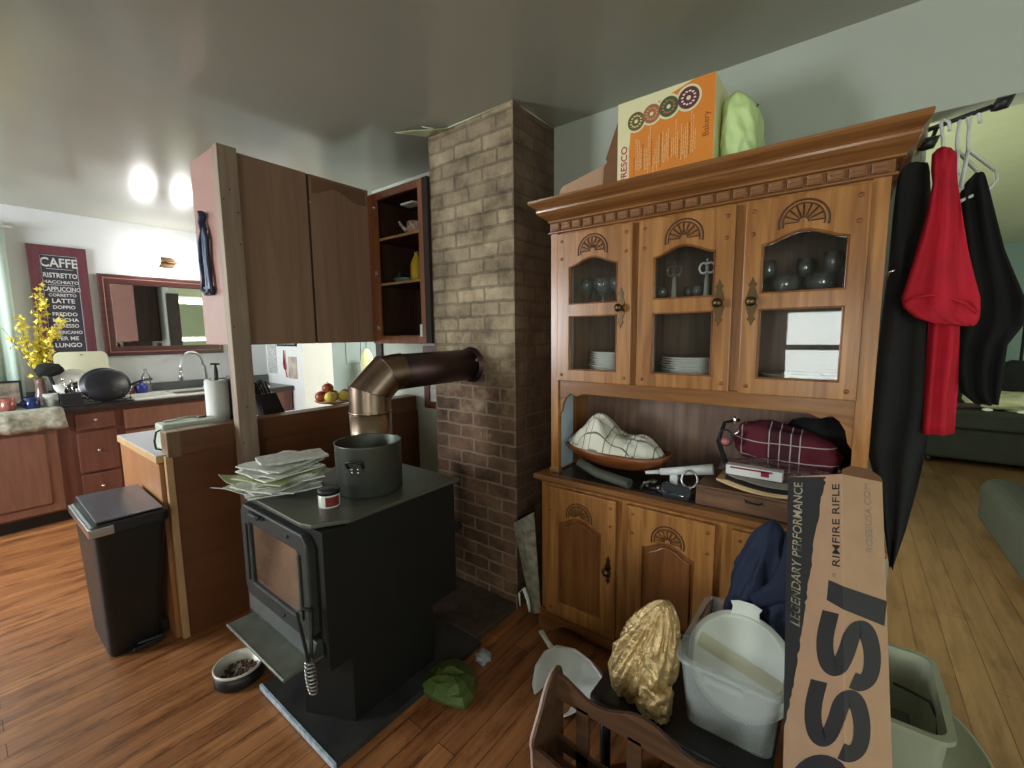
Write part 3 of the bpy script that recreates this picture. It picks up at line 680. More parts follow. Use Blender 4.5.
def archtop(y0, y1, zb, zs, zt, n=14):
    out = [(y0, zb), (y1, zb), (y1, zs)]
    for i in range(1, n):
        t = i / n; out.append((y1 + (y0 - y1) * t, zs + (zt - zs) * (.5 - .5 * math.cos(2 * math.pi * t)) ** .9))
    return out + [(y0, zs)]
def base_door(y0, y1, hy, ajar=0):
    zb, zt = .105, .733; x = BX - .012
    fr = MB(); inn = archtop(y0 + .062, y1 - .062, zb + .065, zt - .155, zt - .115)
    plate(fr, [[(y0, zb), (y1, zb), (y1, zt), (y0, zt)], inn], .022, YZ(x), bevel=.004)
    d_ = fr.build('base_door', HON, hu)
    pn_ = MB(); ip = archtop(y0 + .060, y1 - .060, zb + .063, zt - .157, zt - .113)
    plate(pn_, [ip], .008, YZ(x + .006), bevel=.002)
    ip2 = archtop(y0 + .085, y1 - .085, zb + .09, zt - .18, zt - .142)
    plate(pn_, [ip2], .010, YZ(x - .001), bevel=.004); pn_.build('door_panel', REDW, d_, label='reddish raised door panel')
    fan(d_, (y0 + y1) / 2, zt - .112, .064, x - .0115, 1.4)
    if hy: handle(d_, hy, .42, x - .012, .8)
    pegs(d_, [(y0 + .022, zt - .03), (y0 + .022, zt - .11), (y1 - .022, zt - .03), (y1 - .022, zt - .11), (y0 + .022, zb + .03), (y1 - .022, zb + .03)], x - .011)
    return d_
base_door(.747, 1.095, .775)
base_door(.355, .692, 0)
base_door(-.06, .29, .27)
# upper case (hollow)
UX, UY0, UY1 = 1.745, -.07, 1.105
uc = MB()
uc.box((UX - .010, UY1 - .04, .79), (UX + .02, UY1, 1.898)); uc.box((UX - .010, UY0, .79), (UX + .02, UY0 + .042, 1.898))
uc.box((UX, UY0, 1.885), (UX + .02, UY1, 1.925))
for a_, b_ in ((.673, .727), (.296, .351)): uc.box((UX + .001, a_, 1.2), (UX + .021, b_, 1.90))
uc.box((UX + .02, UY0, 1.90), (XE - .01, UY1, 1.92)); 
uc.box((UX + .02, UY1 - .02, .79), (XE - .01, UY1, 1.90)); uc.box((UX + .02, UY0, .79), (XE - .01, UY0 + .02, 1.90))
uc.build('upper_carcass', HON, hu, bevel=.0015)
fr_ = MB().box((UX - .016, UY1 - .046, .79), (UX + .02, UY1 + .006, .812)).box((UX - .016, UY0 - .006, .79), (UX + .02, UY0 + .048, .812)); fr_.build('post_foot', HONY, hu, bevel=.003)
# scalloped valance
va = MB(); pts = [(UY0 + .03, 1.235), (UY1 - .03, 1.235)]
for i in range(81):
    t = i / 80; y_ = UY1 - .03 - t * (UY1 - UY0 - .06); e_ = min(t, 1 - t)
    z_ = 1.178 - (.045 * max(0, 1 - e_ / .06) ** .7) - .014 * math.exp(-((e_ - .09) / .018) ** 2)
    pts.append((y_, z_))
plate(va, [pts], .02, YZ(UX + .009), bevel=.002); va.build('scalloped_valance', HONY, hu)
for sg, ye in ((-1, UY1 - .04), (1, UY0 + .042)):      # shaped brackets running down the posts
    bk = MB(); pl_ = [(ye, 1.19), (ye + sg * .045, 1.19), (ye + sg * .035, 1.155), (ye + sg * .02, 1.13), (ye + sg * .012, 1.09), (ye, 1.07)]
    plate(bk, [pl_], .018, YZ(UX + .009), bevel=.001); bk.build('corner_bracket', HON, hu)
MB().box((XE - .012, UY0 + .02, .79), (XE - .004, UY1 - .02, 1.90)).build('back_panel', BACKW, hu)
MB().box((UX + .03, UY1 - .026, .80), (1.90, UY1 - .019, 1.88)).build('side_sheet', mat('pale_blue_sheet', lin(196, 212, 224), .5, var=.03), hu, label='pale blue grey sheet standing in for the bright left inner side')  # added pale sheet, stands in for the bright strip on the inner left
for zz in (1.222, 1.548): MB().box((UX + .03, UY0 + .02, zz), (XE - .012, UY1 - .02, zz + .014)).build('shelf', HONY, hu)
for a_ in (.70, .338): MB().box((UX + .03, a_ - .008, 1.236), (XE - .012, a_ + .008, 1.90)).build('divider', BACKW, hu)
def glass_door(y0, y1, hy, up=0, ins=.06):
    zb, zt = 1.238 - up, 1.885; x = UX - .012; a_, b_ = y0 + ins - up, y1 - ins - up
    fr = MB(); top = archtop(a_, b_, 1.58, 1.742, 1.775); low = [(a_, 1.288), (b_, 1.288), (b_, 1.526), (a_, 1.526)]
    plate(fr, [[(y0, zb), (y1, zb), (y1, zt), (y0, zt)], top, low], .022, YZ(x), bevel=.004)
    d_ = fr.build('glass_door', HON, hu)
    be = MB()
    for lp_ in (top, low): be.tube([(x - .011, q[0], q[1]) for q in lp_], .0035, 6, closed=True)
    be.build('glazing_bead', HOND, d_)
    for lp_ in (archtop(a_ - .006, b_ + .006, 1.574, 1.744, 1.780), [(a_ - .006, 1.282), (b_ + .006, 1.282), (b_ + .006, 1.532), (a_ - .006, 1.532)]):
        g = MB(); plate(g, [lp_], .003, YZ(x + .004)); g.build('glass_pane', PANEG, d_)
    fan(d_, (y0 + y1) / 2, 1.800, .068, x - .0115, 1.5)
    handle(d_, hy, 1.553, x - .012)
    pegs(d_, [(y0 + .022, zt - .03), (y0 + .022, zt - .105), (y1 - .022, zt - .03), (y1 - .022, zt - .105), (y0 + .022, zb + .025), (y1 - .022, zb + .025)], x - .011)
    oy = y0 + .002 if hy > (y0 + y1) / 2 else y1 - .002
    for zz in (1.30, 1.80): MB().tube([(x - .006, oy, zz - .025), (x - .006, oy, zz + .025)], .004, 8).build('hinge', BRASS, d_)
glass_door(.716, 1.062, .757); glass_door(.342, .683, .382); glass_door(-.024, .304, .276, .004, .048)
# frieze, dentils, cornice
rect_mould('frieze', [(0, 1.90), (.006, 1.905), (.006, 1.945), (0, 1.95)], UY0, UY1, UX, XE - .002, HONY, hu)
de = MB(); nd = 22
for i in range(nd):
    y_ = UY0 + (UY1 - UY0) * (i + .5) / nd
    de.box((UX - .018, y_ - .0215, 1.910), (UX - .004, y_ + .0215, 1.942)); de.box((UX - .022, y_ - .0175, 1.914), (UX - .012, y_ + .0175, 1.922)); de.box((UX - .022, y_ - .0175, 1.926), (UX - .012, y_ + .0175, 1.938))
de.build('dentil_row', wood('dentil_wood', lin(126, 84, 52), lin(150, 106, 68), 'y', .35), hu, bevel=.003)
rect_mould('bead_moulding', [(.004, 1.897), (.014, 1.899), (.016, 1.903), (.012, 1.908), (.004, 1.909)], UY0, UY1, UX, XE - .002, HONY, hu)
rect_mould('cornice', [(.006, 1.944), (.018, 1.946), (.020, 1.952), (.026, 1.956), (.040, 1.962), (.066, 1.972), (.078, 1.982), (.080, 1.990), (.074, 1.996), (.092, 2.002), (.112, 2.010), (.118, 2.018), (.118, 2.026), (.108, 2.030)], UY0 - .018, UY1, UX, XE - .002, HONY, hu, .45)

# ------------------------------------------------------------------ inside the hutch
def goblet(name, label, cat, loc, h, r, stem=.45, group=None, mt=GLASSM, foot=.75):
    q = MB(); s_ = h * stem
    prof = [(0, 0), (r * foot, 0), (r * foot, .003), (.005, .010), (.0045, s_ - .01), (r * .45, s_ + .006), (r * .9, s_ + (h - s_) * .35), (r, s_ + (h - s_) * .6), (r * .86, h), (r * .82, h), (r * .94, s_ + (h - s_) * .6), (r * .8, s_ + (h - s_) * .35), (0, s_ + .012)]
    o = q.lathe(prof, (0, 0, 0), 20).build(name, mt, local=True); o.location = loc
    return setp(o, label, cat, group)
zs = 1.563
gob = None
for k, (y_, x_) in enumerate([(.97, 1.83), (.895, 1.84), (.82, 1.83), (.985, 1.93), (.91, 1.94), (.835, 1.93), (.77, 1.96)]):
    if gob is None: gob = goblet('wine_glass', 'clear wine glass on the upper shelf behind the left glass door', 'wine glass', (x_, y_, zs), .135 if k < 3 else .16, .033, group='glasses behind the left hutch door')
    else:
        c = gob.copy(); C.objects.link(c); c.location = (x_, y_, zs); c.scale = (1, 1, 1 if k < 3 else 1.15)
PLM = WHITEC
def plates(y_, x_, n, z0, r, label, group, dz=.010):
    first = None
    for i in range(n):
        if first is None:
            first = MB().lathe([(0, .002), (r * .62, 0), (r * .66, .004), (r, .016), (r, .019), (r * .64, .008), (0, .006)], (0, 0, 0), 32).build('dinner_plate', PLM, local=True)
            setp(first, label, 'plate', group); c = first
        else: c = first.copy(); C.objects.link(c)
        c.location = (x_ + random.uniform(-.004, .004), y_ + random.uniform(-.006, .006), z0 + i * dz)
plates(.875, 1.905, 12, 1.237, .105, 'white plate in the stack behind the left glass door', 'plates in the left stack')
plates(.515, 1.905, 11, 1.237, .125, 'white plate in the stack behind the middle glass door', 'plates in the middle stack', .0095)
# bow-topped glass ornaments behind the middle door
for y_, x_, lab, col in ((.58, 1.84, 'slim glass ornament with a clear bow on top, left of the pair', GLASSM), (.455, 1.84, 'slim white glass ornament with a bow on top, right of the pair', WHITEC)):
    t_ = thing('bow_ornament', lab, 'ornament', (x_, y_, zs))
    MB().lathe([(.018, 0), (.016, .01), (.010, .04), (.009, .08), (.006, .11), (0, .115)], (x_, y_, zs), 14).build('stem', mat('ornament_milk', lin(190, 194, 176), .25), t_)
    bw = MB()
    for sg in (-1, 1): bw.tube([(x_ - .002, y_ + sg * .013 + .015 * math.cos(a_), zs + .135 + .02 * math.sin(a_)) for a_ in (k * math.pi / 6 for k in range(12))], .0045, 6, closed=True)
    bw.tube([(x_, y_, zs + .145), (x_, y_, zs + .165)], .003).ball((x_, y_, zs + .167), .005, 1)
    bw.build('bow', col, t_)
mid = None
for y_, x_ in ((.635, 1.86), (.54, 1.92), (.50, 1.88), (.42, 1.93), (.39, 1.86)):
    if mid is None: mid = goblet('small_glass', 'short clear glass among the ornaments behind the middle door', 'glass', (x_, y_, zs), .075, .026, .3, 'small glasses behind the middle door')
    else: c = mid.copy(); C.objects.link(c); c.location = (x_, y_, zs)
for y_, x_, r_, lab in ((.20, 1.87, .052, 'round clear glass bowl on the left behind the right glass door'), (.09, 1.87, .045, 'round clear glass bowl on the right behind the right glass door')):
    o = MB().lathe([(0, .003), (r_ * .5, 0), (r_ * .8, .02), (r_, .05), (r_ * .93, .085), (r_ * .9, .085), (r_ * .96, .05), (r_ * .76, .023), (0, .006)], (0, 0, 0), 24).build('glass_bowl', GLASSM, local=True)
    o.location = (x_, y_, zs); setp(o, lab, 'bowl')
first = None
for y_, x_ in ((.26, 1.93), (.145, 1.95), (.03, 1.94), (.06, 1.84)):
    if first is None: first = goblet('goblet', 'tall clear goblet behind the right glass door', 'goblet', (x_, y_, zs), .15, .03, group='goblets behind the right door')
    else: c = first.copy(); C.objects.link(c); c.location = (x_, y_, zs)
plates(.16, 1.92, 5, 1.237, .10, 'white plate in the low stack behind the right glass door', 'plates in the right stack')

# ------------------------------------------------------------------ on the hutch counter
CZ = .7905
b_ = Vector((1.865, .83, CZ)); rb = Vector((0, 0, 0))
wbm = wood('carved_wood_bowl', lin(98, 52, 26), lin(146, 84, 46), 'y', .35)
q = MB(); M2 = Matrix.Rotation(R(-8), 4, 'Y')
q.lathe([(0, .0), (.07, .0), (.13, .02), (.175, .055), (.19, .085), (.182, .087), (.165, .06), (.12, .03), (0, .012)], (b_.x, b_.y, b_.z + .045), 40, sx=.72, sy=1.38)
for v in q.v: v.z += .012 * math.sin((v.y - b_.y) * 14) * ((v.y - b_.y) / .2) ** 2
q.v = [Vector((min(v.x, 2.06), v.y, v.z)) for v in q.v]
o = q.build('wooden_bowl', wbm); setp(o, 'wide wavy brown wooden bowl on the hutch counter holding a folded cloth', 'bowl')
# folded cloth
def cloth_blob(name, c, rad, mt, seed=1, amp=.02, s=9, sub=4, rz=0, flat=0, M3=None, **k):
    mb = MB()
    def fn(q, n_):
        d = fbm(n_, s * .2, seed) * amp + fbm(n_, s * .5, seed + 5) * amp * .5 + abs(fbm(n_, s * .35, seed + 9)) * amp * .7
        q = q + n_ * d
        if flat and q.z < -flat: q.z = -flat + (q.z + flat) * .1
        return q
    mb.ball((0, 0, 0), 1, sub, 0, rad, fn, M=Matrix.Rotation(rz, 4, 'Z'))
    mb.v = [v + Vector(c) for v in mb.v]
    return mb.build(name, mt, **k)
CLO = plaid('cream_striped_cloth', lin(230, 228, 208), lin(120, 124, 104), lin(150, 152, 132), .10, .045, 'yx', base2=lin(238, 236, 220))
q = MB(); NU, NV = 34, 22
def cl_pt(i, j, top):
    u = i / NU * 2 - 1; v = j / NV * 2 - 1
    rr = (abs(u) ** 2.6 + abs(v) ** 2.6)
    edge = max(0, 1 - rr) ** .4
    sq = 1 - .22 * u * u * v * v; y_ = .835 + u * -.235 * sq * (1 - .12 * v * v); x_ = 1.86 + v * .125 * (1 - .15 * u) * (1 - .28 * u * u)
    pk_ = math.exp(-((u + .35) / .42) ** 2) * .10 + math.exp(-((u - .55) / .3) ** 2) * .035
    z_ = .905 + .022 * (1 - u) * .5 + (pk_ * edge + .018 * fbm((u * 2.5, v * 2.5, 3), 1, 2) + .05 * abs(fbm((u * 2.2 + v, v * 3, 1), 1, 8)) + .035) * (1 if top else 0) * max(.15, edge)
    z_ += .02 * (-v) * .2
    return Vector((x_, y_, z_))
vs = [cl_pt(i, j, t) for t in (0, 1) for i in range(NU + 1) for j in range(NV + 1)]
A = (NU + 1) * (NV + 1); fs = []
for i in range(NU):
    for j in range(NV):
        a_ = i * (NV + 1) + j; fs += [(a_, a_ + 1, a_ + NV + 2, a_ + NV + 1), (A + a_, A + a_ + NV + 1, A + a_ + NV + 2, A + a_ + 1)]
for i in range(NU): fs += [(i * (NV + 1), (i + 1) * (NV + 1), A + (i + 1) * (NV + 1), A + i * (NV + 1)), (i * (NV + 1) + NV, A + i * (NV + 1) + NV, A + (i + 1) * (NV + 1) + NV, (i + 1) * (NV + 1) + NV)]
for j in range(NV): fs += [(j, A + j, A + j + 1, j + 1), (NU * (NV + 1) + j, NU * (NV + 1) + j + 1, A + NU * (NV + 1) + j + 1, A + NU * (NV + 1) + j)]
q.add(vs, fs, 0, True)
o = q.build('folded_towel', CLO); setp(o, 'cream towel with grey green stripes heaped in the wooden bowl', 'towel')
q = MB().tube([at(577, 463, x=1.72) + Vector((.02, 0, 0)), Vector((1.735, .86, .828)), Vector((1.715, .70, .815))], [.024, .026, .026], 16, flat=.8)
o = q.build('rolled_mat', mat('grey_green_rubber', lin(86, 90, 82), .6)); setp(o, 'grey rolled mat lying along the counter edge before the wooden bowl', 'rolled mat')
# black gadget, chrome tape reel, white tube
g_ = thing('black_multitool', 'black handled folding tool lying on the counter left of the small drawer box', 'tool', (1.74, .50, CZ))
q = MB(); plate(q, [rrect(-.052, -.017, .052, .017, .016)], .022, lambda u, v, w: Vector((1.725 + v * .5 - w * .2, .512 - u, .818 + v * .85 + w)), bevel=.006); q.build('tool_body', mat('black_rubber_grip', lin(38, 42, 48), .45), g_)
MB().ball((1.708, .485, .812), .007, 2, sc=(.5, 1.5, .7)).build('chrome_button', CHROME, g_)
MB().ball((1.705, .54, .818), .006, 2, sc=(.4, 1, 1)).build('pivot_hole', BLK, g_)
q = MB().tube([(1.75 + .012 * math.sin(a_), .468 + .030 * math.cos(a_), .872 + .030 * math.sin(a_)) for a_ in (k * math.pi / 12 for k in range(24))], .0045, 8, closed=True)
q.tube([(1.76, .47, .842), (1.78, .47, .80), (1.78, .47, .793)], .006)
o = q.build('metal_ring', STEEL, bevel=0); setp(o, 'upright shiny metal ring beside the drawer box', 'ring')
q = MB()
for k in range(9): q.ball((1.755 + .012 * math.sin(k * 2), .64 - k * .017, .812 + .012 * (k % 3)), .013, 1, sc=(1, 1, .8))
q.tube([(1.74, .66, .80), (1.73, .64, .83), (1.74, .61, .84)], .006)
o = q.build('metal_parts', [mat('tarnished_chrome', lin(150, 150, 146), .3, .8, scale=60, col2=lin(70, 70, 68))]); setp(o, 'tangle of shiny metal cutter parts left of the black tool', 'metal parts', kind='stuff')
q = MB().tube([(1.80, .60, .865), (1.83, .40, .905)], [.014, .022], 14).tube([(1.79, .66, .853), (1.80, .60, .865)], [.007, .010], 10)
q.box((1.80, .53, .791), (1.83, .56, .862))
o = q.build('white_tube', WHITEP); setp(o, 'white cylindrical tube lying slantwise behind the metal ring', 'tube')
q = MB().tube([(1.76, .70, .80), (1.77, .60, .80), (1.75, .58, .80), (1.76, .45, .80)], .009)
o = q.build('strap', BLK); setp(o, 'small black strap lying flat beside the black tool', 'strap')
# drawer box
dbx = thing('drawer_box', 'low wooden box with one small drawer on the hutch counter', 'box', (1.83, .24, CZ))
WB = wood('drawer_box_wood', lin(92, 64, 44), lin(124, 90, 64), 'y', .5)
MB().box((1.72, .02, CZ), (1.99, .435, .868)).build('box_body', WB, dbx, bevel=.003)
q = MB().box((1.713, .05, .800), (1.722, .405, .860)); dd = q.build('drawer', WB, dbx, bevel=.002)
MB().tube([(1.712, .262, .846), (1.700, .258, .842), (1.700, .215, .842), (1.712, .211, .846)], .003).build('drawer_pull', BLK, dd)
def tray(name, lab, z_, mt, y0, y1, x0):
    q = MB(); pts = []
    n = 20
    for i in range(n + 1):
        t = i / n; pts.append((y1 + (y0 - y1) * t, x0 - .018 * math.sin(t * math.pi)))
    poly = pts + [(y0, 1.97), (y1, 1.97)]
    q.prism(poly, lambda u, v, w: Vector((v, u, z_ + w + .03 * ((u - (y0 + y1) / 2) / .2) ** 2 * 1.0)), 0, .007); return setp(q.build(name, mt, bevel=.001), lab, 'board')
tray('serving_board', 'pale curved board lowest under the plaid bag', .869, mat('pale_maple', lin(206, 176, 130), .5), .03, .37, 1.745)
tray('dark_board', 'thin dark curved board between the pale board and the plaid bag', .884, mat('dark_lacquer', lin(34, 32, 32), .3), .04, .34, 1.745)
tray('grey_board', 'grey curved board directly under the plaid bag', .897, mat('grey_board', lin(130, 124, 112), .5), .04, .33, 1.755)
def plaid_lines(name, base, dark, line, ys, zs_, wd=.0018):
    mt, nt, b = NT(name); tc = nt.nodes.new('ShaderNodeTexCoord'); sp = nt.nodes.new('ShaderNodeSeparateXYZ'); nt.links.new(tc.outputs['Object'], sp.inputs[0])
    col = mixc(nt, math_(nt, 'LESS_THAN', math_(nt, 'ABSOLUTE', math_(nt, 'SUBTRACT', sp.outputs[1], .0)), .055), base, dark)
    for o_, lst in ((sp.outputs[1], ys), (sp.outputs[2], zs_)):
        for q_ in lst: col = mixc(nt, math_(nt, 'LESS_THAN', math_(nt, 'ABSOLUTE', math_(nt, 'SUBTRACT', o_, q_)), wd), col, line)
    nt.links.new(col, b.inputs['Base Color']); b.inputs['Roughness'].default_value = .85; return mt
PL = plaid_lines('burgundy_plaid', lin(92, 22, 38), lin(66, 18, 32), lin(186, 170, 168), (.045, .012, -.022, -.05, .14), (.075, .135))
q = MB()
def pl_fn(q_, n_):
    e = 3.0; s_ = (abs(n_.x) ** e + abs(n_.y) ** e + abs(n_.z) ** e) ** (-1 / e)
    q_ = Vector((q_.x * s_, q_.y * s_, q_.z * s_)); q_ += n_ * (.02 * fbm(n_, 2.2, 4) + .008 * fbm(n_, 5, 9))
    q_.z += -.028 * (-q_.y / .2)
    return q_
q.ball((1.885, .165, 1.018), 1, 4, sc=(.085, .165, .082), fn=pl_fn)
pb_ = thing('plaid_bag', 'stuffed burgundy plaid bag with black lining on top of the drawer box', 'bag', (1.885, .165, .91))
q.build('plaid_body', PL, pb_)
q = MB(); q.ball((1.96, .06, 1.045), 1, 3, sc=(.075, .13, .085), fn=lambda a_, n_: a_ + n_ * .02 * fbm(n_, 2.5, 7)); q.build('black_lining', BLKC, pb_)
q = MB(); q.tube([(1.79, .34, .93), (1.80, .38, 1.03), (1.83, .365, 1.10), (1.86, .32, 1.11)], [.012, .008, .008, .01], 8, flat=.4); q.build('shoulder_strap', BLKC, pb_)
MB().ball((1.80, .325, 1.115), .010, 2, sc=(.6, .6, 1.9)).tube([(1.80, .31, 1.08), (1.80, .335, 1.05)], .006).build('buckle', CHROME, pb_)
o = cloth_blob('clear_plastic_wrap', (1.80, .18, .945), (.045, .19, .035), mat('crinkled_clear_film', lin(110, 84, 84), .15, alpha=.55, bump=.6, bscale=40), 5, .02, 12, 4)
setp(o, 'crumpled clear plastic wrap in front of the plaid bag', 'plastic wrap')
bb = thing('small_white_box', 'small white carton with a red emblem lying before the plaid bag', 'carton', (1.745, .27, .935))
c0 = at(727, 466, x=1.735); c1 = at(783, 478, x=1.735)
q = MB().box((1.715, c1.y, c1.z - .012), (1.755, c0.y, c0.z + .012)); q.v = [Vector((v.x, v.y, v.z + (v.y - c1.y) * 0)) for v in q.v]
q.build('carton', WHITEP, bb, bevel=.002)
q = MB().box((1.7135, c1.y + .04, c1.z - .002), (1.7155, c1.y + .065, c1.z + .016)).box((1.7135, c1.y + .03, c0.z + .002), (1.7155, c0.y - .015, c0.z + .008)); q.build('red_mark', mat('red_print', lin(150, 30, 50), .6), bb)
o = MB().box((1.80, -.045, CZ), (2.0, .005, .985)).build('black_case', BLK, bevel=.006); setp(o, 'plain black case standing in the right corner of the hutch niche', 'case')
pr = thing('pink_bead_charm', 'round pink and white charm hanging at the left side of the plaid bag', 'charm', (1.79, .35, 1.03))
MB().ball((1.787, .352, 1.035), .016, 2).build('pink_bead', mat('pink_glass', lin(190, 110, 110), .3), pr)
MB().tube([(1.787, .352 + .024 * math.cos(a_), 1.05 + .03 * math.sin(a_)) for a_ in (k * math.pi / 8 for k in range(16))], .004, 6, closed=True).build('black_ring', BLK, pr)

# ------------------------------------------------------------------ on top of the hutch
dz0 = 2.031
db = thing('donut_box', 'large orange and white printed carton standing on the hutch top', 'box', (1.85, .60, dz0))
DX, DA, DB_, DH = 1.70, .772, .415, .305
ORG = mat('orange_print', lin(226, 136, 44), .55, var=.03); CRM = mat('cream_print', lin(232, 226, 178), .6, var=.03)
MB().box((DX, DB_, dz0), (DX + .24, DA, dz0 + DH)).build('carton_body', [CRM], db, bevel=.001)
q = MB(); plate(q, [[(DB_ + .001, dz0 + .001), (DA - .05, dz0 + .001), (DA - .048, dz0 + .12), (DA - .055, dz0 + .20), (DA - .06, dz0 + .24), (DB_ + .07, dz0 + DH - .001), (DB_ + .001, dz0 + DH - .001)]], .0008, YZ(DX - .0005)); q.build('orange_face', ORG, db)
dn = [(DA - .075, .222, .036, lin(96, 84, 46), lin(232, 220, 150)), (DA - .135, .232, .036, lin(146, 98, 66), lin(220, 160, 110)), (DA - .198, .238, .038, lin(60, 84, 56), lin(210, 110, 60)), (DA - .268, .246, .040, lin(92, 44, 52), lin(240, 230, 214))]
for i, (y_, z_, r_, ca, cb_) in enumerate(dn):
    x = DX - .0012 - i * .0003
    q = MB(); plate(q, [arc(y_, dz0 + z_, r_ * 1.12, 0, 350, 30)], .0006, YZ(x)); q.build('donut_halo', CRM, db)
    q = MB(); plate(q, [arc(y_, dz0 + z_, r_ * .92, 0, 350, 30), arc(y_, dz0 + z_, r_ * .2, 0, 340, 12)], .0006, YZ(x - .0008)); q.build('donut_print', mat('donut_brown_%d' % i, ca, .5, scale=70, col2=tuple(v * 1.5 for v in ca)), db)
    q = MB()
    for k in range(12):
        a_ = k * .5236 + .2; c_ = (y_ + r_ * .55 * math.cos(a_), dz0 + z_ + r_ * .55 * math.sin(a_))
        plate(q, [arc(c_[0], c_[1], r_ * .13, 0, 300, 5, r_ * .08)], .0004, YZ(x - .0014))
    q.build('icing_print', mat('icing_%d' % i, cb_, .5), db)
random.seed(4); q = MB(); q2 = MB()
for k in range(34):
    y_ = DA - .07 - k * .0068; l_ = random.uniform(.05, .13); z_ = dz0 + random.uniform(.02, .05) + (.02 if k > 16 else 0)
    while l_ > 0:
        d_ = random.uniform(.006, .02); (q if k % 5 else q2).box((DX - .0018, y_ - .0010, z_), (DX - .0008, y_ + .0010, z_ + d_)); z_ += d_ + .003; l_ -= d_ + .003
q.build('fine_print', mat('cream_ink', lin(238, 206, 150), .6), db, kind='stuff'); q2.build('fine_print_brown', mat('brown_ink', lin(140, 84, 40), .6), db, kind='stuff')
q = MB(); put_text(q, 'FRESCO', .038, lambda u, v, w: Vector((DX - .001 - w, DA - .010 - v * .9 - .030 + .0 + v * 1.8 - v * 0, dz0 + .008 + u)), offset=.01)
q.v = [Vector((v.x, DA - .012 - (DA - .012 - v.y) if False else v.y, v.z)) for v in q.v]
q.build('red_lettering', mat('magenta_print', lin(190, 40, 70), .6), db)
q = MB(); put_text(q, 'Bakery', .03, lambda u, v, w: Vector((DX - .001 - w, DB_ + .018 + v, dz0 + .10 + u))); q.build('script_print', mat('brown_script', lin(150, 74, 24), .6), db)
q = MB(); fl = lambda poly, t=.003: q.add([Vector(p) for p in poly], [tuple(range(len(poly)))])
fl([(DX, DA, dz0 + .24), (DX + .02, DA + .002, dz0 + .02), (DX + .0, DA + .05, dz0 + .115)]); fl([(DX + .22, DA, dz0 + .25), (DX + .22, DA, dz0), (DX + .04, DA + .075, dz0), (DX + .04, DA + .072, dz0 + .11)])
fl([(DX + .002, DA + .001, dz0 + .11), (DX + .002, DA + .001, dz0), (DX - .005, DA + .06, dz0), (DX - .005, DA + .055, dz0 + .08), (DX - .005, DA + .035, dz0 + .11)])
q.build('open_flap', CARDD, db, solid=.003)
q = MB()
def lfn(a_, n_):
    e = 3.2; k_ = (abs(n_.x) ** e + abs(n_.y) ** e + abs(n_.z) ** e) ** (-1 / e); t = (n_.z + 1) / 2
    a_ = a_ * k_; a_ += n_ * (.008 * (1 - 2 * abs(fbm(n_, 1.8, 3))) + .004 * fbm(n_, 5, 4)); a_.z -= max(0, -n_.y) * .07 * t; return a_
q.ball((1.84, .352, dz0 + .128), 1, 5, sc=(.105, .060, .128), fn=lfn); q.v = [Vector((v.x, min(v.y, DB_ - .002), max(v.z, dz0 + .001))) for v in q.v]
o = q.build('lime_bag', mat('lime_plastic', lin(206, 232, 158), .45, var=.04, bump=.15, bscale=20))
setp(o, 'pale lime green plastic bag stuffed behind the orange carton', 'bag')
q = MB().tube([(1.80, .300, dz0 + .20), (1.77, .302, dz0 + .17), (1.80, .298, dz0 + .15)], .003)
q.build('drawstring', BLK, o)
q = MB().prism([(1.10, dz0), (.835, dz0), (.835, dz0 + .145), (1.085, dz0 + .088), (1.10, dz0 + .07)], lambda u, v, w: Vector((w, u, v)), 1.80, 1.84)
o = q.build('cardboard_sheet', CARD, bevel=.002); setp(o, 'low piece of brown cardboard beside the orange carton', 'cardboard')

# ------------------------------------------------------------------ kitchen cabinets hung by the chimney
uk = thing('hanging_cabinet', 'brown hanging kitchen cabinet seen from behind, with two flat back panels', 'cabinet', (1.29, 2.6, 1.41))
KY, KZ0, KZ1 = 2.45, 1.412, 2.352
MB().box((.872, KY + .012, KZ0), (1.72, KY + .32, KZ1)).build('cabinet_body', CABE, uk, bevel=.002)
q = MB(); plate(q, [[(.945, KZ0), (1.318, KZ0), (1.318, KZ1), (.945, KZ1)]], .012, XZ(KY + .006), bevel=.002); q.build('back_panel', CABF, uk)
q = MB(); plate(q, [[(1.338, KZ0), (1.715, KZ0), (1.715, KZ1), (1.338, KZ1)]], .012, XZ(KY + .008), bevel=.002)
p2 = q.build('back_panel', CABF, uk)
q = MB(); pts = [(1.35, KZ1 - .012)]
for i in range(21): t = i / 20; pts.append((1.35 + .345 * t, KZ1 - .10 + .05 * math.sin(max(0, 1 - abs(t - .42) / .42) * math.pi / 2) ** 2))
pts.append((1.695, KZ1 - .012)); plate(q, [pts], .003, XZ(KY + .0015)); q.build('arched_mark', mat('board_mark', lin(124, 90, 68), .45), p2)  # darker patch with an arched lower edge along the panel top
MB().box((1.318, KY + .008, KZ0), (1.338, KY + .02, KZ1)).build('seam_gap', DARKW, uk)
MB().box((.868, KY + .0, KZ0), (.8735, KY + .014, KZ1)).build('edge_trim', mat('pale_edge_trim', lin(206, 178, 150), .5), uk)
MB().ball((1.334, KY - .002, 2.20), .006, 1).build('screw', STEEL, uk)
ps = MB().box((.862, 2.385, 0), (.948, 2.449, 2.350))
o = ps.build('wooden_post', POST, bevel=.003); setp(o, 'raw pine post from the floor up to the hanging cabinet, before the bar panel', 'post')
q = MB()
for z_ in (1.1, 1.5, 1.9, 2.05, 2.1, 2.15, .92): q.ball((.875 + .06 * (int(z_ * 20) % 3) / 2, 2.384, z_), .004, 1)
q.build('screw_head', mat('screw_dark', lin(70, 60, 52), .4, .6), o)
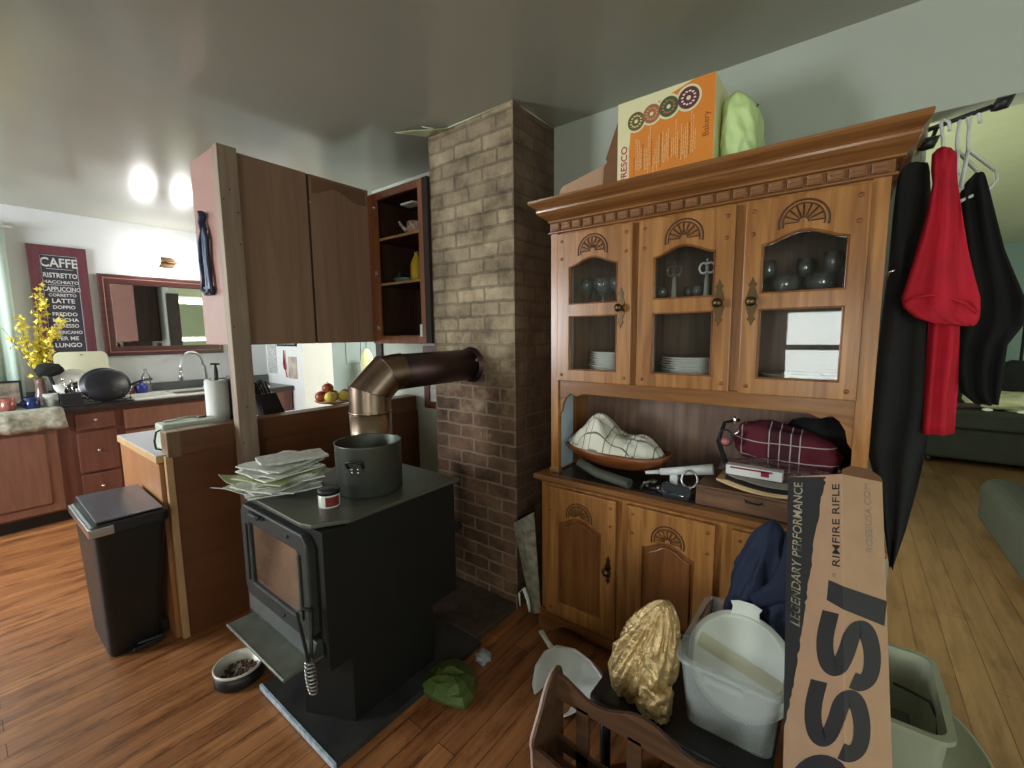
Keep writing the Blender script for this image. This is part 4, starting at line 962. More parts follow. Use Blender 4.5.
# corner cabinet with open face
oc = thing('open_corner_cabinet', 'open fronted corner cabinet with three shelves next to the brick chimney', 'cabinet', (1.86, 2.1, 1.41))
OX, OA, OB = 1.705, 1.889, 2.44
q = MB().box((OX + .02, OA + .02, KZ0 - .01), (XE - .01, OB, KZ0 + .008)).box((OX + .02, OA + .02, KZ1 - .06), (XE - .01, OB, KZ1 - .04))
q.box((XE - .02, OA + .02, KZ0), (XE - .01, OB, KZ1 - .04)).box((OX + .02, OB - .02, KZ0), (XE - .01, OB, KZ1 - .04)).box((OX + .02, OA + .02, KZ0), (XE - .012, OA + .036, KZ1 - .04))
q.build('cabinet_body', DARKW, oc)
fo = MB(); plate(fo, [[(OA + .042, KZ0 - .01), (OB, KZ0 - .01), (OB, KZ1 - .035), (OA + .042, KZ1 - .035)], [(OA + .082, KZ0 + .035), (OB - .075, KZ0 + .035), (OB - .075, KZ1 - .075), (OA + .082, KZ1 - .075)]], .02, YZ(OX + .01), bevel=.002)
fo.build('face_frame', ORW, oc)
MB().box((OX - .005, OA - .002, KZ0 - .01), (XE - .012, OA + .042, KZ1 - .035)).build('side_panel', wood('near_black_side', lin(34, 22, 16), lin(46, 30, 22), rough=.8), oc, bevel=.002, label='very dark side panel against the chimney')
for z_ in (1.775, 2.05):
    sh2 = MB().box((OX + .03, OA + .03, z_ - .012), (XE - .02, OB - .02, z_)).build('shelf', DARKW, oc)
    MB().box((OX + .022, OA + .03, z_ - .013), (OX + .03, OB - .02, z_ + .001)).build('shelf_edge', SHELFW, sh2)
for z_ in (2.235, 1.84, 1.50):
    q = MB().ball((OX - .004, OB - .06, z_), .010, 1, sc=(.8, 1, 1)).box((OX - .003, OB - .075, z_ - .014), (OX, OB - .045, z_ + .014)); q.build('hinge', STEEL, oc)
MB().box((OX + .03, OA + .16, 2.215), (OX + .1, OA + .27, 2.225)).build('light_bar', WHITEP, oc)
MB().box((OX - .004, OA + .075, KZ0 + .03), (OX + .0, OA + .092, KZ0 + .10)).build('white_catch', WHITEP, oc)
# things on its shelves
q = MB().lathe([(0, 0), (.035, 0), (.05, .03), (.045, .075), (.03, .08), (.03, .077), (.04, .06), (0, .01)], (1.80, 2.115, 2.0505), 20); q.tube([(1.77, 2.15, 2.07), (1.75, 2.18, 2.11), (1.745, 2.19, 2.13)], [.012, .008, .007])
o = q.build('teapot', mat('floral_china', lin(212, 204, 184), .3, scale=50, col2=lin(150, 96, 80))); setp(o, 'small floral china teapot on the top shelf of the open corner cabinet', 'teapot')
q = MB().lathe([(0, 0), (.035, 0), (.04, .03), (.038, .10), (.025, .135), (.015, .15), (.015, .17), (0, .17)], (1.79, 2.095, 1.7755), 20, sy=.9)
o = q.build('yellow_bottle', mat('yellow_plastic', lin(206, 168, 40), .4)); setp(o, 'yellow bottle on the middle shelf of the open corner cabinet', 'bottle')
q = MB().lathe([(0, 0), (.05, 0), (.08, .03), (.078, .032), (.05, .006), (0, .006)], (1.84, 2.26, 1.7755), 24)
o = q.build('teal_dish', mat('teal_glaze', lin(96, 122, 112), .3)); setp(o, 'shallow teal dish beside the yellow bottle', 'dish')
o = MB().lathe([(0, 0), (.022, 0), (.024, .06), (.012, .08), (.012, .10), (0, .10)], (1.90, 2.40, 1.7755), 16).build('dark_jar', mat('dark_glass_jar', lin(60, 66, 60), .2)); setp(o, 'dark little jar at the back left of the middle shelf', 'jar')
o = MB().lathe([(0, 0), (.08, 0), (.11, .03), (.105, .032), (.075, .006), (0, .006)], (1.84, 2.15, KZ0 + .009), 24, sy=1.35).build('grey_platter', mat('pewter', lin(104, 100, 96), .35, .6)); setp(o, 'grey oval platter on the bottom of the open corner cabinet', 'platter')
# iron ornament on the cabinet end
q = MB(); xx = .866
for p, r_ in (([(0, .40), (.012, .375), (-.005, .35), (.01, .31)], .014), ([(.01, .32), (-.035, .26), (-.045, .16), (-.03, .08), (-.05, .02)], .011), ([(.01, .32), (.03, .26), (.02, .16), (.03, .08), (.035, .0)], .013), ([(0, .30), (-.005, .2), (.0, .1), (-.005, .02)], .010), ([(-.05, .02), (0, .0), (.045, .01)], .014), ([(-.02, .36), (-.028, .39)], .008)):
    q.tube([(xx - .014, 2.612 - a_ * 1.15, 1.675 + b_) for a_, b_ in p], r_ * 1.35, 8, flat=.6)
q.box((xx - .02, 2.575, 1.665), (xx + .004, 2.655, 1.71))
o = q.build('iron_ornament', mat('blue_black_iron', lin(50, 56, 82), .4, .2), bevel=.003); setp(o, 'dark blue openwork ornament hanging on the end of the hanging cabinet', 'ornament')

# ------------------------------------------------------------------ bar peninsula
pe = thing('bar_peninsula', 'brown bar counter with a raised panel facing the stove room', 'bar counter', (1.3, 2.8, 0))
MB().box((.60, 2.47, 0), (XE - .005, 2.492, .905)).box((.642, 2.462, .895), (XE - .04, 2.49, 1.0)).build('front_panel', PANEL, pe, bevel=.003)
MB().box((.574, 2.462, 0), (.602, 2.494, .905)).build('corner_strip', mat('pale_corner_strip', lin(186, 146, 104), .5), pe, bevel=.002)
MB().box((.556, 2.50, 0), (.575, 3.22, .865)).build('end_panel', PANE, pe, bevel=.002)
q = MB().box((.64, 2.456, .905), (XE - .03, 2.56, 1.018)); q.build('raised_ledge', PANEL, pe, bevel=.004)
MB().box((.585, 2.462, .893), (.642, 2.556, 1.016)).build('ledge_end', wood('ledge_end_grain', lin(112, 86, 58), lin(130, 102, 70), 'z', .4), pe, bevel=.004)
q = MB().box((.548, 2.50, .872), (XE - .005, 3.24, .905)); q.build('worktop_edge', mat('tan_laminate_edge', lin(196, 160, 110), .5), pe, bevel=.002)
MB().box((.550, 2.502, .9051), (XE - .006, 3.238, .9085)).build('worktop', mat('white_laminate', lin(216, 218, 226), .3, var=.03), pe, label='white laminate worktop')
MB().box((.60, 3.16, .09), (XE - .01, 3.20, .872)).box((.66, 3.13, 0), (XE - .01, 3.15, .09)).build('kitchen_side_doors', CABR, pe)
# things on the bar
tb = thing('breadbox', 'long pale green appliance lying on the bar behind the ledge', 'appliance', (.72, 2.66, .909))
MB().box((.60, 2.575, .909), (.85, 2.70, 1.035)).build('appliance_body', mat('celadon_enamel', lin(186, 198, 178), .4, var=.03), tb, bevel=.010, seg=3)
q = MB().tube([(.63, 2.66, 1.038), (.72, 2.66, 1.046), (.81, 2.66, 1.040)], .006).ball((.765, 2.63, 1.045), .008, 1); q.build('chrome_rail', STEEL, tb)
o = MB().tube([(.60, 2.60, 1.01), (.578, 2.585, 1.005), (.567, 2.58, .965), (.572, 2.59, .925), (.60, 2.58, .914)], .0045).build('power_cord', BLK, tb)
def tube_roll(c, r, h, name, mt, hole=.02):
    return MB().lathe([(hole, 0), (r, 0), (r, h), (hole, h), (hole, 0)], c, 30)
pt_ = at(218, 400, y=2.78); c_ = (pt_.x, 2.78, .909)
pt = thing('paper_towel_holder', 'white paper towel roll on a holder with a dark pump top', 'paper towel', c_)
MB().lathe([(0, 0), (.07, 0), (.07, .012), (0, .014)], c_, 28).build('holder_base', BLK, pt)
tube_roll((c_[0], c_[1], c_[2] + .014), .058, .29, '', PAPER).build('paper_roll', mat('paper_towel', lin(226, 228, 222), .9, var=.02, bump=.2, bscale=150), pt)
q = MB().tube([(c_[0], c_[1], .93), (c_[0], c_[1], 1.24)], .011).lathe([(.012, 0), (.013, .04), (.009, .06), (.007, .075)], (c_[0], c_[1], 1.225), 14).tube([(c_[0] - .022, c_[1], 1.305), (c_[0] + .022, c_[1], 1.302)], .006); q.build('pump_top', mat('dark_green_pump', lin(54, 64, 58), .35), pt)
o = MB().box((.955, 2.69, .909), (1.07, 2.79, 1.235)).build('coffee_maker', mat('midnight_plastic', lin(34, 36, 52), .3), bevel=.012, seg=3)
setp(o, 'tall dark blue black canister box behind the post on the bar', 'canister')
kb = thing('knife_block', 'slanted black knife block with black handled knives on the bar', 'knife block', (1.19, 2.72, .909))
q = MB(); q.prism([(1.115, .909), (1.235, .909), (1.235, .96), (1.175, 1.125), (1.085, 1.115)], lambda u, v, w: Vector((u, w, v)), 2.67, 2.77); q.build('block', BLK, kb, bevel=.003)
for i, (a_, b_) in enumerate(((1.10, 2.69), (1.10, 2.72), (1.10, 2.75), (1.13, 2.69), (1.13, 2.73), (1.155, 2.70), (1.155, 2.74))):
    h_ = [.085, .06, .075, .10, .07, .085, .09][i]; p0_ = Vector((a_, b_, 1.112)); d_ = Vector((-.32, 0, .95))
    MB().tube([p0_, p0_ + d_ * h_ * .5, p0_ + d_ * h_], [.008, .010, .009], 8, flat=.6).build('knife_handle', BLK, kb)
q = MB()
for s_ in (-1, 1): q.tube([(1.10 + .014 * math.cos(a_), 2.705 + s_ * .02 + .002, 1.175 + .018 * math.sin(a_)) for a_ in (k * math.pi / 6 for k in range(12))], .004, 6, closed=True)
q.build('scissor_loops', BLK, kb)
fb_ = thing('fruit_stand', 'footed brown wooden fruit dish on the bar, full of fruit', 'fruit dish', (1.60, 2.78, .909))
fx, fy, fz = 1.60, 2.76, .909
MB().lathe([(0, 0), (.05, 0), (.045, .01), (.02, .02), (.02, .075), (.06, .085), (.12, .098), (.13, .108), (.125, .11), (.06, .095), (0, .093)], (fx, fy, fz), 30).build('dish', wood('fruit_dish_wood', lin(120, 70, 48), lin(160, 100, 70), 'x', .35), fb_)
for i, (dx, dy, dz_, r_, mtl, nm, lb_) in enumerate(((-.055, -.05, .035, .036, FRU_Y, 'lemon', 'yellow fruit at the front left of the fruit dish'), (.02, -.06, .034, .035, FRU_Y, 'lemon', 'yellow fruit at the front right of the fruit dish'), (-.08, .02, .036, .036, FRU_R, 'apple', 'red apple at the back left of the fruit dish'), (-.01, .0, .036, .036, FRU_R, 'apple', 'red apple in the middle of the fruit dish'), (.065, -.005, .036, .036, FRU_R, 'apple', 'red apple at the right edge of the fruit dish'), (-.045, .0, .085, .034, FRU_R, 'apple', 'red apple topmost on the left of the fruit heap'))):
    r_ *= 1.12; c_ = Vector((fx + dx * 1.1, fy + dy, fz + .100 + dz_ * 1.1))
    t_ = MB().ball(c_, r_, 3, sc=(1, 1, .92)); t_.tube([c_ + Vector((0, 0, r_ * .8)), c_ + Vector((.003, 0, r_ * 1.2))], .0015, 5, mi=1)
    setp(t_.build(nm, [mtl, LINE]), lb_, 'fruit')

# ------------------------------------------------------------------ sink counter along the north wall
kc = thing('sink_cabinet', 'reddish brown kitchen base cabinets under the dark worktop along the far wall', 'cabinet', (.9, 5.1, 0))
FY = 4.85
MB().box((-1.6, FY, .10), (2.30, 5.43, .875)).build('cabinet_body', CABRD, kc, bevel=.002)
MB().box((-1.6, FY + .06, 0), (2.30, 5.40, .10)).build('toe_kick', BLK, kc)
def kpanel(x0, z0, x1, z1, name, mt, knob=None, arch=0):
    q = MB(); plate(q, [rrect(x0, z0, x1, z1, .006, 2)], .020, XZ(FY - .010), bevel=.005); o = q.build(name, mt, kc)
    if name == 'door':
        q = MB(); plate(q, [rrect(x0 + .07, z0 + .07, x1 - .07, z1 - .07, .006, 2)], .010, XZ(FY - .022), bevel=.008); q.build('raised_panel', mt, o)
        q = MB(); q.tube([(a_, FY - .0215, b_) for a_, b_ in rrect(x0 + .06, z0 + .06, x1 - .06, z1 - .06, .004, 1)], .004, 6, closed=True); q.build('panel_bead', CABRD, o)
    if knob: MB().ball((knob[0], FY - .03, knob[1]), .011, 2).build('knob', STEEL, o)
kpanel(-.02, .12, .47, .80, 'door', CABR); kpanel(-.55, .12, -.05, .80, 'door', CABR)
for z0, z1 in ((.725, .845), (.375, .69), (.12, .345)): kpanel(.585, z0, .815, z1, 'drawer', CABRD, (.70, (z0 + z1) / 2 + .01))
kpanel(.885, .69, 1.60, .845, 'drawer', CABR); kpanel(1.66, .69, 2.2, .845, 'drawer', CABR, (1.93, .77)); kpanel(.885, .12, 1.23, .655, 'door', CABR, (1.19, .6)); kpanel(1.25, .12, 1.60, .655, 'door', CABR, (1.29, .6))
MB().box((-1.6, 4.81, .876), (2.31, 5.445, .914)).build('worktop', mat('dark_laminate', lin(52, 40, 38), .3, var=.2, scale=30), kc, bevel=.004)
MB().box((-1.6, 5.425, .914), (2.31, 5.447, 1.01)).build('splashback', mat('grey_splash', lin(90, 92, 96), .35), kc)
sk = thing('kitchen_sink', 'white enamel sink with a drainboard set in the dark worktop', 'sink', (1.4, 5.1, .914))
q = MB(); plate(q, [rrect(.93, 4.87, 2.10, 5.40, .05), rrect(1.30, 4.93, 2.02, 5.30, .05)], .018, lambda u, v, w: Vector((u, v, .922 + w)), bevel=.005); q.build('sink_rim', WHITEC, sk)
q = MB(); q.box((1.30, 4.93, .80), (2.02, 5.30, .805)); q.box((1.29, 4.93, .80), (1.30, 5.30, .92)).box((2.02, 4.93, .80), (2.03, 5.30, .92)).box((1.29, 4.92, .80), (2.03, 4.93, .92)).box((1.29, 5.30, .80), (2.03, 5.31, .92)); q.build('sink_bowl', WHITEC, sk)
q = MB()
for i in range(9): q.box((.98, 4.93 + i * .045, .931), (1.27, 4.945 + i * .045, .935))
q.build('drain_ridge', WHITEC, sk)
fa = thing('kitchen_faucet', 'tall chrome gooseneck faucet at the back of the white sink', 'faucet', (1.62, 5.34, .93))
fx0, fx1 = 1.41, 1.66
q = MB().tube([(fx1, 5.34, .93), (fx1, 5.34, 1.16)] + [((fx0 + fx1) / 2 + .105 * math.cos(R(a_)), 5.34 - .06 * (a_ / 180), 1.17 + .135 * math.sin(R(a_))) for a_ in range(0, 181, 15)] + [(fx0 + .015, 5.27, 1.10)], .013, 12); q.build('spout', STEEL, fa)
MB().tube([(fx0 + .018, 5.27, 1.12), (fx0 + .005, 5.265, 1.02)], [.015, .021], 14).build('spray_head', STEEL, fa)
MB().lathe([(0, 0), (.04, 0), (.04, .012), (.024, .03), (.024, .08), (0, .09)], (fx1, 5.34, .93), 18).tube([(fx1 + .02, 5.33, .99), (fx1 + .075, 5.32, 1.03)], .008).build('base_lever', WHITEC, fa)
# bottles and things by the sink
def bottle(name, lab, c, prof, mt, extra=None):
    o = MB().lathe(prof, (0, 0, 0), 18).build(name, mt, local=True); o.location = c; return setp(o, lab, 'bottle')
bottle('soap_bottle', 'clear soap bottle with a white pump behind the sink', (1.165, 5.36, .931), [(0, 0), (.035, 0), (.036, .15), (.02, .18), (.012, .19), (.012, .225), (0, .225)], WHITEC if False else GLASSM)
bottle('blue_bottle', 'squat deep blue bottle left of the faucet', (1.11, 5.30, .931), [(0, 0), (.045, 0), (.047, .07), (.03, .09), (.014, .095), (.014, .12), (0, .12)], mat('blue_soap', lin(44, 60, 140), .2))
bottle('amber_bottle', 'small brown bottle between the black pan and the blue bottle', (1.03, 5.30, .931), [(0, 0), (.03, 0), (.03, .08), (.012, .10), (.012, .12), (0, .12)], mat('amber_glass', lin(110, 58, 48), .2))
bottle('round_clear_bottle', 'low round clear bottle with a knob top beside the black pan', (.99, 5.36, .931), [(0, 0), (.03, 0), (.035, .05), (.03, .11), (.012, .13), (.016, .15), (0, .165)], GLASSM)
# mirror
mi = thing('wall_mirror', 'large wall mirror with a dark red wooden frame above the sink', 'mirror', (1.36, 5.44, 1.29))
MX0, MX1, MZ0, MZ1 = .915, 1.86, 1.295, 2.03
FR = wood('mahogany_frame', lin(74, 42, 40), lin(98, 60, 56), 'x', .3)
q = MB(); plate(q, [[(MX0, MZ0), (MX1, MZ0), (MX1, MZ1), (MX0, MZ1)], [(MX0 + .07, MZ0 + .07), (MX1 - .07, MZ0 + .07), (MX1 - .07, MZ1 - .07), (MX0 + .07, MZ1 - .07)]], .03, XZ(5.43), bevel=.009); fr_ = q.build('mirror_frame', FR, mi)
q = MB().tube([(a_, 5.413, b_) for a_, b_ in ((MX0 + .028, MZ0 + .028), (MX1 - .028, MZ0 + .028), (MX1 - .028, MZ1 - .028), (MX0 + .028, MZ1 - .028))], .006, 6, closed=True); q.build('frame_bead', wood('frame_line', lin(150, 106, 96), lin(170, 120, 110)), fr_)
MB().box((MX0 + .065, 5.428, MZ0 + .065), (MX1 - .065, 5.434, MZ1 - .065)).build('mirror_glass', mat('silvered_glass', (.85, .87, .88), .02, 1, var=.0), mi)
# vanity light
vl = thing('vanity_light', 'wall light with two bright round globes above the mirror', 'wall light', (1.42, 5.44, 2.19))
GLOW = mat('glowing_globe', (1, 1, 1), .3, emit=(1, .98, .98), es=8)
q = MB(); plate(q, [rrect(1.36, 2.15, 1.50, 2.24, .03)], .02, XZ(5.438), bevel=.004); q.tube([(1.28, 5.40, 2.195), (1.57, 5.40, 2.195)], .012); q.tube([(1.43, 5.44, 2.195), (1.43, 5.40, 2.195)], .014); q.build('backplate', BRASS, vl)
for x_ in (1.275, 1.58):
    MB().tube([(x_, 5.40, 2.195), (x_, 5.35, 2.195)], [.03, .035]).build('socket', BRASS, vl)
    MB().ball((x_, 5.32, 2.195), .085, 3).build('globe', GLOW, vl)
    l_ = bpy.data.lights.new('globe_light', 'POINT'); l_.energy = 2.2; l_.shadow_soft_size = .08; l_.color = (1, .97, .95)
    lo = bpy.data.objects.new('globe_light', l_); C.objects.link(lo); lo.location = (x_, 5.20, 2.19)
# coffee sign
cs = thing('cafe_sign', 'tall framed chalkboard style coffee sign with a dark red frame', 'sign', (.67, 5.44, 1.3))
SX0, SX1, SZ0, SZ1 = .497, .85, 1.20, 2.235
q = MB(); plate(q, [[(SX0, SZ0), (SX1, SZ0), (SX1, SZ1), (SX0, SZ1)], [(SX0 + .06, SZ0 + .06), (SX1 - .055, SZ0 + .06), (SX1 - .055, SZ1 - .065), (SX0 + .06, SZ1 - .065)]], .025, XZ(5.434), bevel=.004); q.build('sign_frame', wood('burgundy_frame', lin(94, 48, 58), lin(110, 62, 70), 'z', .35), cs)
MB().box((SX0 + .055, 5.432, SZ0 + .055), (SX1 - .05, 5.44, SZ1 - .06)).build('chalkboard', mat('chalkboard', lin(52, 48, 56), .6, var=.2, scale=30), cs)
q = MB(); a_, b_ = SX0 + .068, SX1 - .063
for x0_, z0_, x1_, z1_ in ((a_, SZ0 + .07, a_ + .003, SZ1 - .075), (b_ - .003, SZ0 + .07, b_, SZ1 - .075), (a_, SZ1 - .078, b_, SZ1 - .075), (a_, SZ0 + .07, b_, SZ0 + .073)): q.box((x0_, 5.4305, z0_), (x1_, 5.432, z1_))
xm = (a_ + b_) / 2
for tx, sz, z_, xs in (('CAFFE', .105, 2.065, .98), ('RISTRETTO', .055, 1.975, .95), ('MACCHIATO', .036, 1.925, 1.3), ('CAPPUCCINO', .052, 1.86, .9), ('CORRETTO', .034, 1.815, 1.2), ('LATTE', .052, 1.76, 1.2), ('DOPPIO', .04, 1.71, 1.2), ('FREDDO', .042, 1.65, 1.2), ('MOCHA', .042, 1.60, 1.3), ('ESPRESSO', .042, 1.55, 1.1), ('AMERICANO', .038, 1.495, 1.1), ('PER ME', .045, 1.44, 1.2), ('LUNGO', .05, 1.38, 1.2)):
    vs, fs = text_mesh(tx, sz, offset=.018, align='CENTER', xs=xs * .80, extrude=.0005); q.add([(xm + v.x, 5.4308 - v.z, z_ + v.y) for v in vs], fs)
for z_ in (2.045, 1.91, 1.852): q.box((a_ + .03, 5.4305, z_), (b_ - .03, 5.432, z_ + .003))
q.build('chalk_lettering', mat('chalk_white', lin(206, 206, 206), .8), cs)
# counter left of the sink
q = MB(); n = 40
prof = lambda i: .006 * math.sin(i * 1.7) + .004 * math.sin(i * .63 + 1)
vs = []; rows = [(5.02, .919), (4.90, .921), (4.812, .921), (4.800, .912), (4.796, .87), (4.800, .835), (4.795, .80), (4.802, .765)]
for j, (yy, zz) in enumerate(rows):
    for i in range(n + 1):
        vs.append((-.75 + i / n * 1.26 + .004 * j, yy - prof(i) * (1 if j > 2 else 0) - (.006 if j in (4, 6) else 0), zz + (prof(i + 5) if j > 2 else 0) * .7))
q.add(vs, [(j * (n + 1) + i, j * (n + 1) + i + 1, (j + 1) * (n + 1) + i + 1, (j + 1) * (n + 1) + i) for j in range(len(rows) - 1) for i in range(n)], 0, True)
o = q.build('counter_towel', mat('mottled_towel', lin(128, 128, 112), .95, scale=24, col2=lin(206, 204, 186), bump=.4, bscale=160), solid=.006); setp(o, 'mottled grey and cream towel folded over the counter edge', 'towel')
def mug(c, r, h, mt, name, lab, ang=0, cat='mug'):
    t_ = thing(name, lab, cat, c)
    MB().lathe([(0, 0), (r * .85, 0), (r, .01), (r, h), (r * .9, h), (r * .88, .012), (0, .01)], c, 22).build('mug_body', mt, t_)
    q = MB().tube([Vector(c) + Vector((math.cos(ang) * (r - .002 + .028 * math.sin(t * math.pi)), math.sin(ang) * (r - .002 + .028 * math.sin(t * math.pi)), h * (.2 + .6 * t))) for t in (k / 8 for k in range(9))], .006, 8); q.build('mug_handle', mt, t_)
mug((.25, 4.93, .923), .043, .095, mat('pink_copper', lin(176, 112, 100), .25, .3, scale=20, col2=lin(120, 62, 54)), 'pink_mug', 'pink patterned mug at the left end of the counter', R(160))
mug((.375, 4.94, .923), .044, .085, mat('cobalt_glaze', lin(28, 44, 92), .15), 'blue_mug', 'cobalt blue mug standing on the counter towel', R(200))
o = MB().lathe([(0, 0), (.042, 0), (.043, .10), (.036, .10), (.036, .01), (0, .01)], (.478, 4.96, .923), 24).build('canister', mat('speckled_white', lin(208, 208, 196), .4, scale=60, col2=lin(160, 166, 158))); setp(o, 'white speckled canister between the blue mug and the dish rack', 'canister')
mug((.16, 4.95, .923), .04, .11, mat('brown_stone', lin(126, 84, 66), .4), 'brown_mug', 'brown stoneware mug leftmost in the photo', R(90))
o = MB().lathe([(0, 0), (.06, 0), (.085, .03), (.08, .03), (.055, .006), (0, .006)], (.43, 5.14, .915), 24).build('white_dish', WHITEC); setp(o, 'white dish behind the mugs', 'dish')
pf = thing('framed_photo', 'small framed picture standing behind the mugs by the window', 'picture', (.27, 5.33, .915))
q = MB(); plate(q, [[(.19, .918), (.36, .918), (.36, 1.12), (.19, 1.12)], [(.205, .935), (.345, .935), (.345, 1.105), (.205, 1.105)]], .015, XZ(5.33)); q.build('frame', BLK, pf)
MB().box((.20, 5.333, .93), (.35, 5.337, 1.11)).build('picture_print', mat('print_brown', lin(90, 82, 70), .5, scale=14, col2=lin(176, 160, 140)), pf)
# dish rack with dishes and the big pan
rk = thing('dish_rack', 'black wire dish rack on the counter full of washed dishes', 'dish rack', (.70, 5.05, .915))
q = MB().box((.515, 4.86, .916), (.96, 5.22, .928))
for z_, t_ in ((.94, .005), (1.02, .006)): q.tube([(.525, 4.87, z_), (.95, 4.87, z_), (.95, 5.21, z_), (.525, 5.21, z_)], t_, 8, closed=True)
for i in range(12): q.tube([(.535 + i * .037, 4.87, .93), (.535 + i * .037, 4.87, 1.02)], .003, 5).tube([(.535 + i * .037, 5.21, .93), (.535 + i * .037, 5.21, 1.02)], .003, 5)
q.box((.52, 4.862, .93), (.64, 4.87, 1.02)); q.build('rack_frame', BLK, rk)
def dish_on_edge(name, lab, cat, c, r, mt, tilt, az, prof=None, sx=1):
    M3 = Matrix.Rotation(az, 3, 'Z') @ Matrix.Rotation(tilt, 3, 'X')
    q = MB().lathe(prof or [(0, .0), (r * .6, .0), (r, .02), (r, .024), (r * .58, .006), (0, .006)], c, 36, M=M3, sx=sx); return setp(q.build(name, mt), lab, cat)
PANR = .155
bp_ = thing('black_roasting_pan', 'big black oval pan leaning on its side in the dish rack', 'pan', (.80, 4.98, .93))
M3 = Matrix.Rotation(R(6), 3, 'Z') @ Matrix.Rotation(R(-106), 3, 'X')
pcn = (.805, 4.90, 1.07)
MB().lathe([(0, -.02), (.125, -.02), (.148, .0), (.152, .018), (.160, .02), (.160, .026), (.146, .026), (.140, .004), (.12, -.012), (0, -.012)], pcn, 40, M=M3, sx=1.04, sy=.92).build('pan_body', mat('worn_black_enamel', (.012, .013, .018), .38), bp_)
q = MB(); q.tube([Vector(pcn) + M3 @ Vector((.161 * math.cos(a_) * 1.04, .161 * math.sin(a_) * .92, .026)) for a_ in (k * math.pi / 20 for k in range(40))], .004, 6, closed=True); q.build('steel_rim', STEEL, bp_)
q = MB(); q.tube([Vector(pcn) + M3 @ Vector((.15, .02, .02)), Vector(pcn) + Vector((.24, .03, .012)), Vector(pcn) + Vector((.31, .03, .018))], [.010, .010, .012], 10); q.build('pan_handle', BLK, bp_)
dish_on_edge('white_plate', 'white plate standing in the dish rack behind the metal bowl', 'plate', (.635, 5.10, 1.075), .125, WHITEC, R(74), R(0))
dish_on_edge('mixing_bowl', 'shiny metal bowl tipped on its side in the dish rack', 'bowl', (.635, 4.96, 1.03), .075, CHROME, R(60), R(-20), [(0, -.05), (.035, -.045), (.065, -.02), (.075, .02), (.077, .02), (.067, -.022), (.036, -.048), (0, -.053)])
q = MB(); plate(q, [rrect(.565, 1.00, .905, 1.335, .045, 6)], .012, lambda u, v, w: Vector((u, 5.33 - w + (v - 1.0) * .12, v)), bevel=.003)
o = q.build('cutting_board', mat('cream_board', lin(226, 224, 196), .45, var=.03)); setp(o, 'cream cutting board standing behind the dish rack against the wall', 'cutting board')
MB().ball((.735, 5.353, 1.31), .008, 1, sc=(1.5, .6, .6)).build('hang_hole', LINE, o)
q = MB().tube([(.58, 4.9, 1.02), (.55, 4.90, 1.12)], .004).tube([(.60, 4.92, 1.0), (.60, 4.92, 1.10)], .004).ball((.55, 4.90, 1.13), .016, 1, sc=(.6, .4, 1.2)).ball((.60, 4.92, 1.11), .016, 1, sc=(.6, .4, 1.2))
o = q.build('cutlery', CHROME); setp(o, 'spoons standing upright at the front left of the dish rack', 'cutlery', kind='stuff')
# vase of yellow flowers
vz = thing('flower_vase', 'glass vase with tall forsythia like yellow flower branches by the window', 'flower vase', (.46, 5.22, .915))
vx, vy = .455, 5.20
MB().lathe([(0, 0), (.05, 0), (.055, .02), (.035, .10), (.03, .18), (.04, .22), (.036, .22), (.026, .18), (.03, .1), (.048, .02), (0, .01)], (vx, vy, .915), 22).build('vase', mat('dusky_glass', lin(120, 92, 84), .12, scale=20), vz)
random.seed(9); q = MB(); fl_ = MB(); br_ = []
for tip in (at(38, 287, y=5.2), at(44, 300, y=5.22), at(62, 318, y=5.18), at(52, 330, y=5.16), at(2, 328, y=5.1), at(20, 318, y=5.15), at(40, 340, y=5.2), at(30, 352, y=5.17)):
    b0 = Vector((vx, vy, 1.12)); mid_ = b0.lerp(tip, .5) + Vector((random.uniform(-.03, .03), random.uniform(-.02, .02), .03))
    pts = [b0.lerp(mid_, t).lerp(mid_.lerp(tip, t), t) for t in (k / 8 for k in range(9))]; q.tube(pts, [.004 - .0003 * k for k in range(9)], 6); br_.append(pts)
for bi, pts in enumerate(br_):
    nn = 9 if bi == 4 else 62
    for k in range(nn):
        t = random.uniform(.25, 1) if bi != 4 else random.uniform(.55, 1); i_ = min(7, int(t * 8)); p_ = pts[i_].lerp(pts[i_ + 1], t * 8 - i_) + Vector((random.gauss(0, .016), random.gauss(0, .014), random.gauss(0, .016)))
        a_ = random.uniform(0, 6.28); tl = random.uniform(-.9, .9)
        M4 = Matrix.Rotation(a_, 3, 'Z') @ Matrix.Rotation(tl + 1.2, 3, 'X')
        vs = [p_]
        for m_ in range(8): rr = .023 if m_ % 2 == 0 else .010; vs.append(p_ + M4 @ Vector((rr * math.cos(m_ * math.pi / 4), rr * math.sin(m_ * math.pi / 4), .005 if m_ % 2 == 0 else 0)))
        fl_.add(vs, [(0, m_ + 1, (m_ + 1) % 8 + 1) for m_ in range(8)])
q.build('branch', mat('twig', lin(120, 110, 60), .7), vz)
fl_.build('yellow_blossom', mat('blossom_yellow', lin(238, 222, 90), .6, var=.12, scale=30), vz, kind='stuff')
q = MB(); random.seed(3)
q.ball((.50, 5.08, 1.205), 1, 3, sc=(.085, .05, .055), fn=lambda a_, n_: a_ + n_ * .02 * fbm(n_, 3, 2)); q.tube([(.50, 5.08, 1.16), (.53, 5.10, 1.0), (.53, 5.10, .932)], .012)
o = q.build('black_scrubber', mat('black_bristle', lin(28, 32, 30), .9, bump=.6, bscale=80)); setp(o, 'black bristly brush head sticking up left of the dish rack', 'brush')
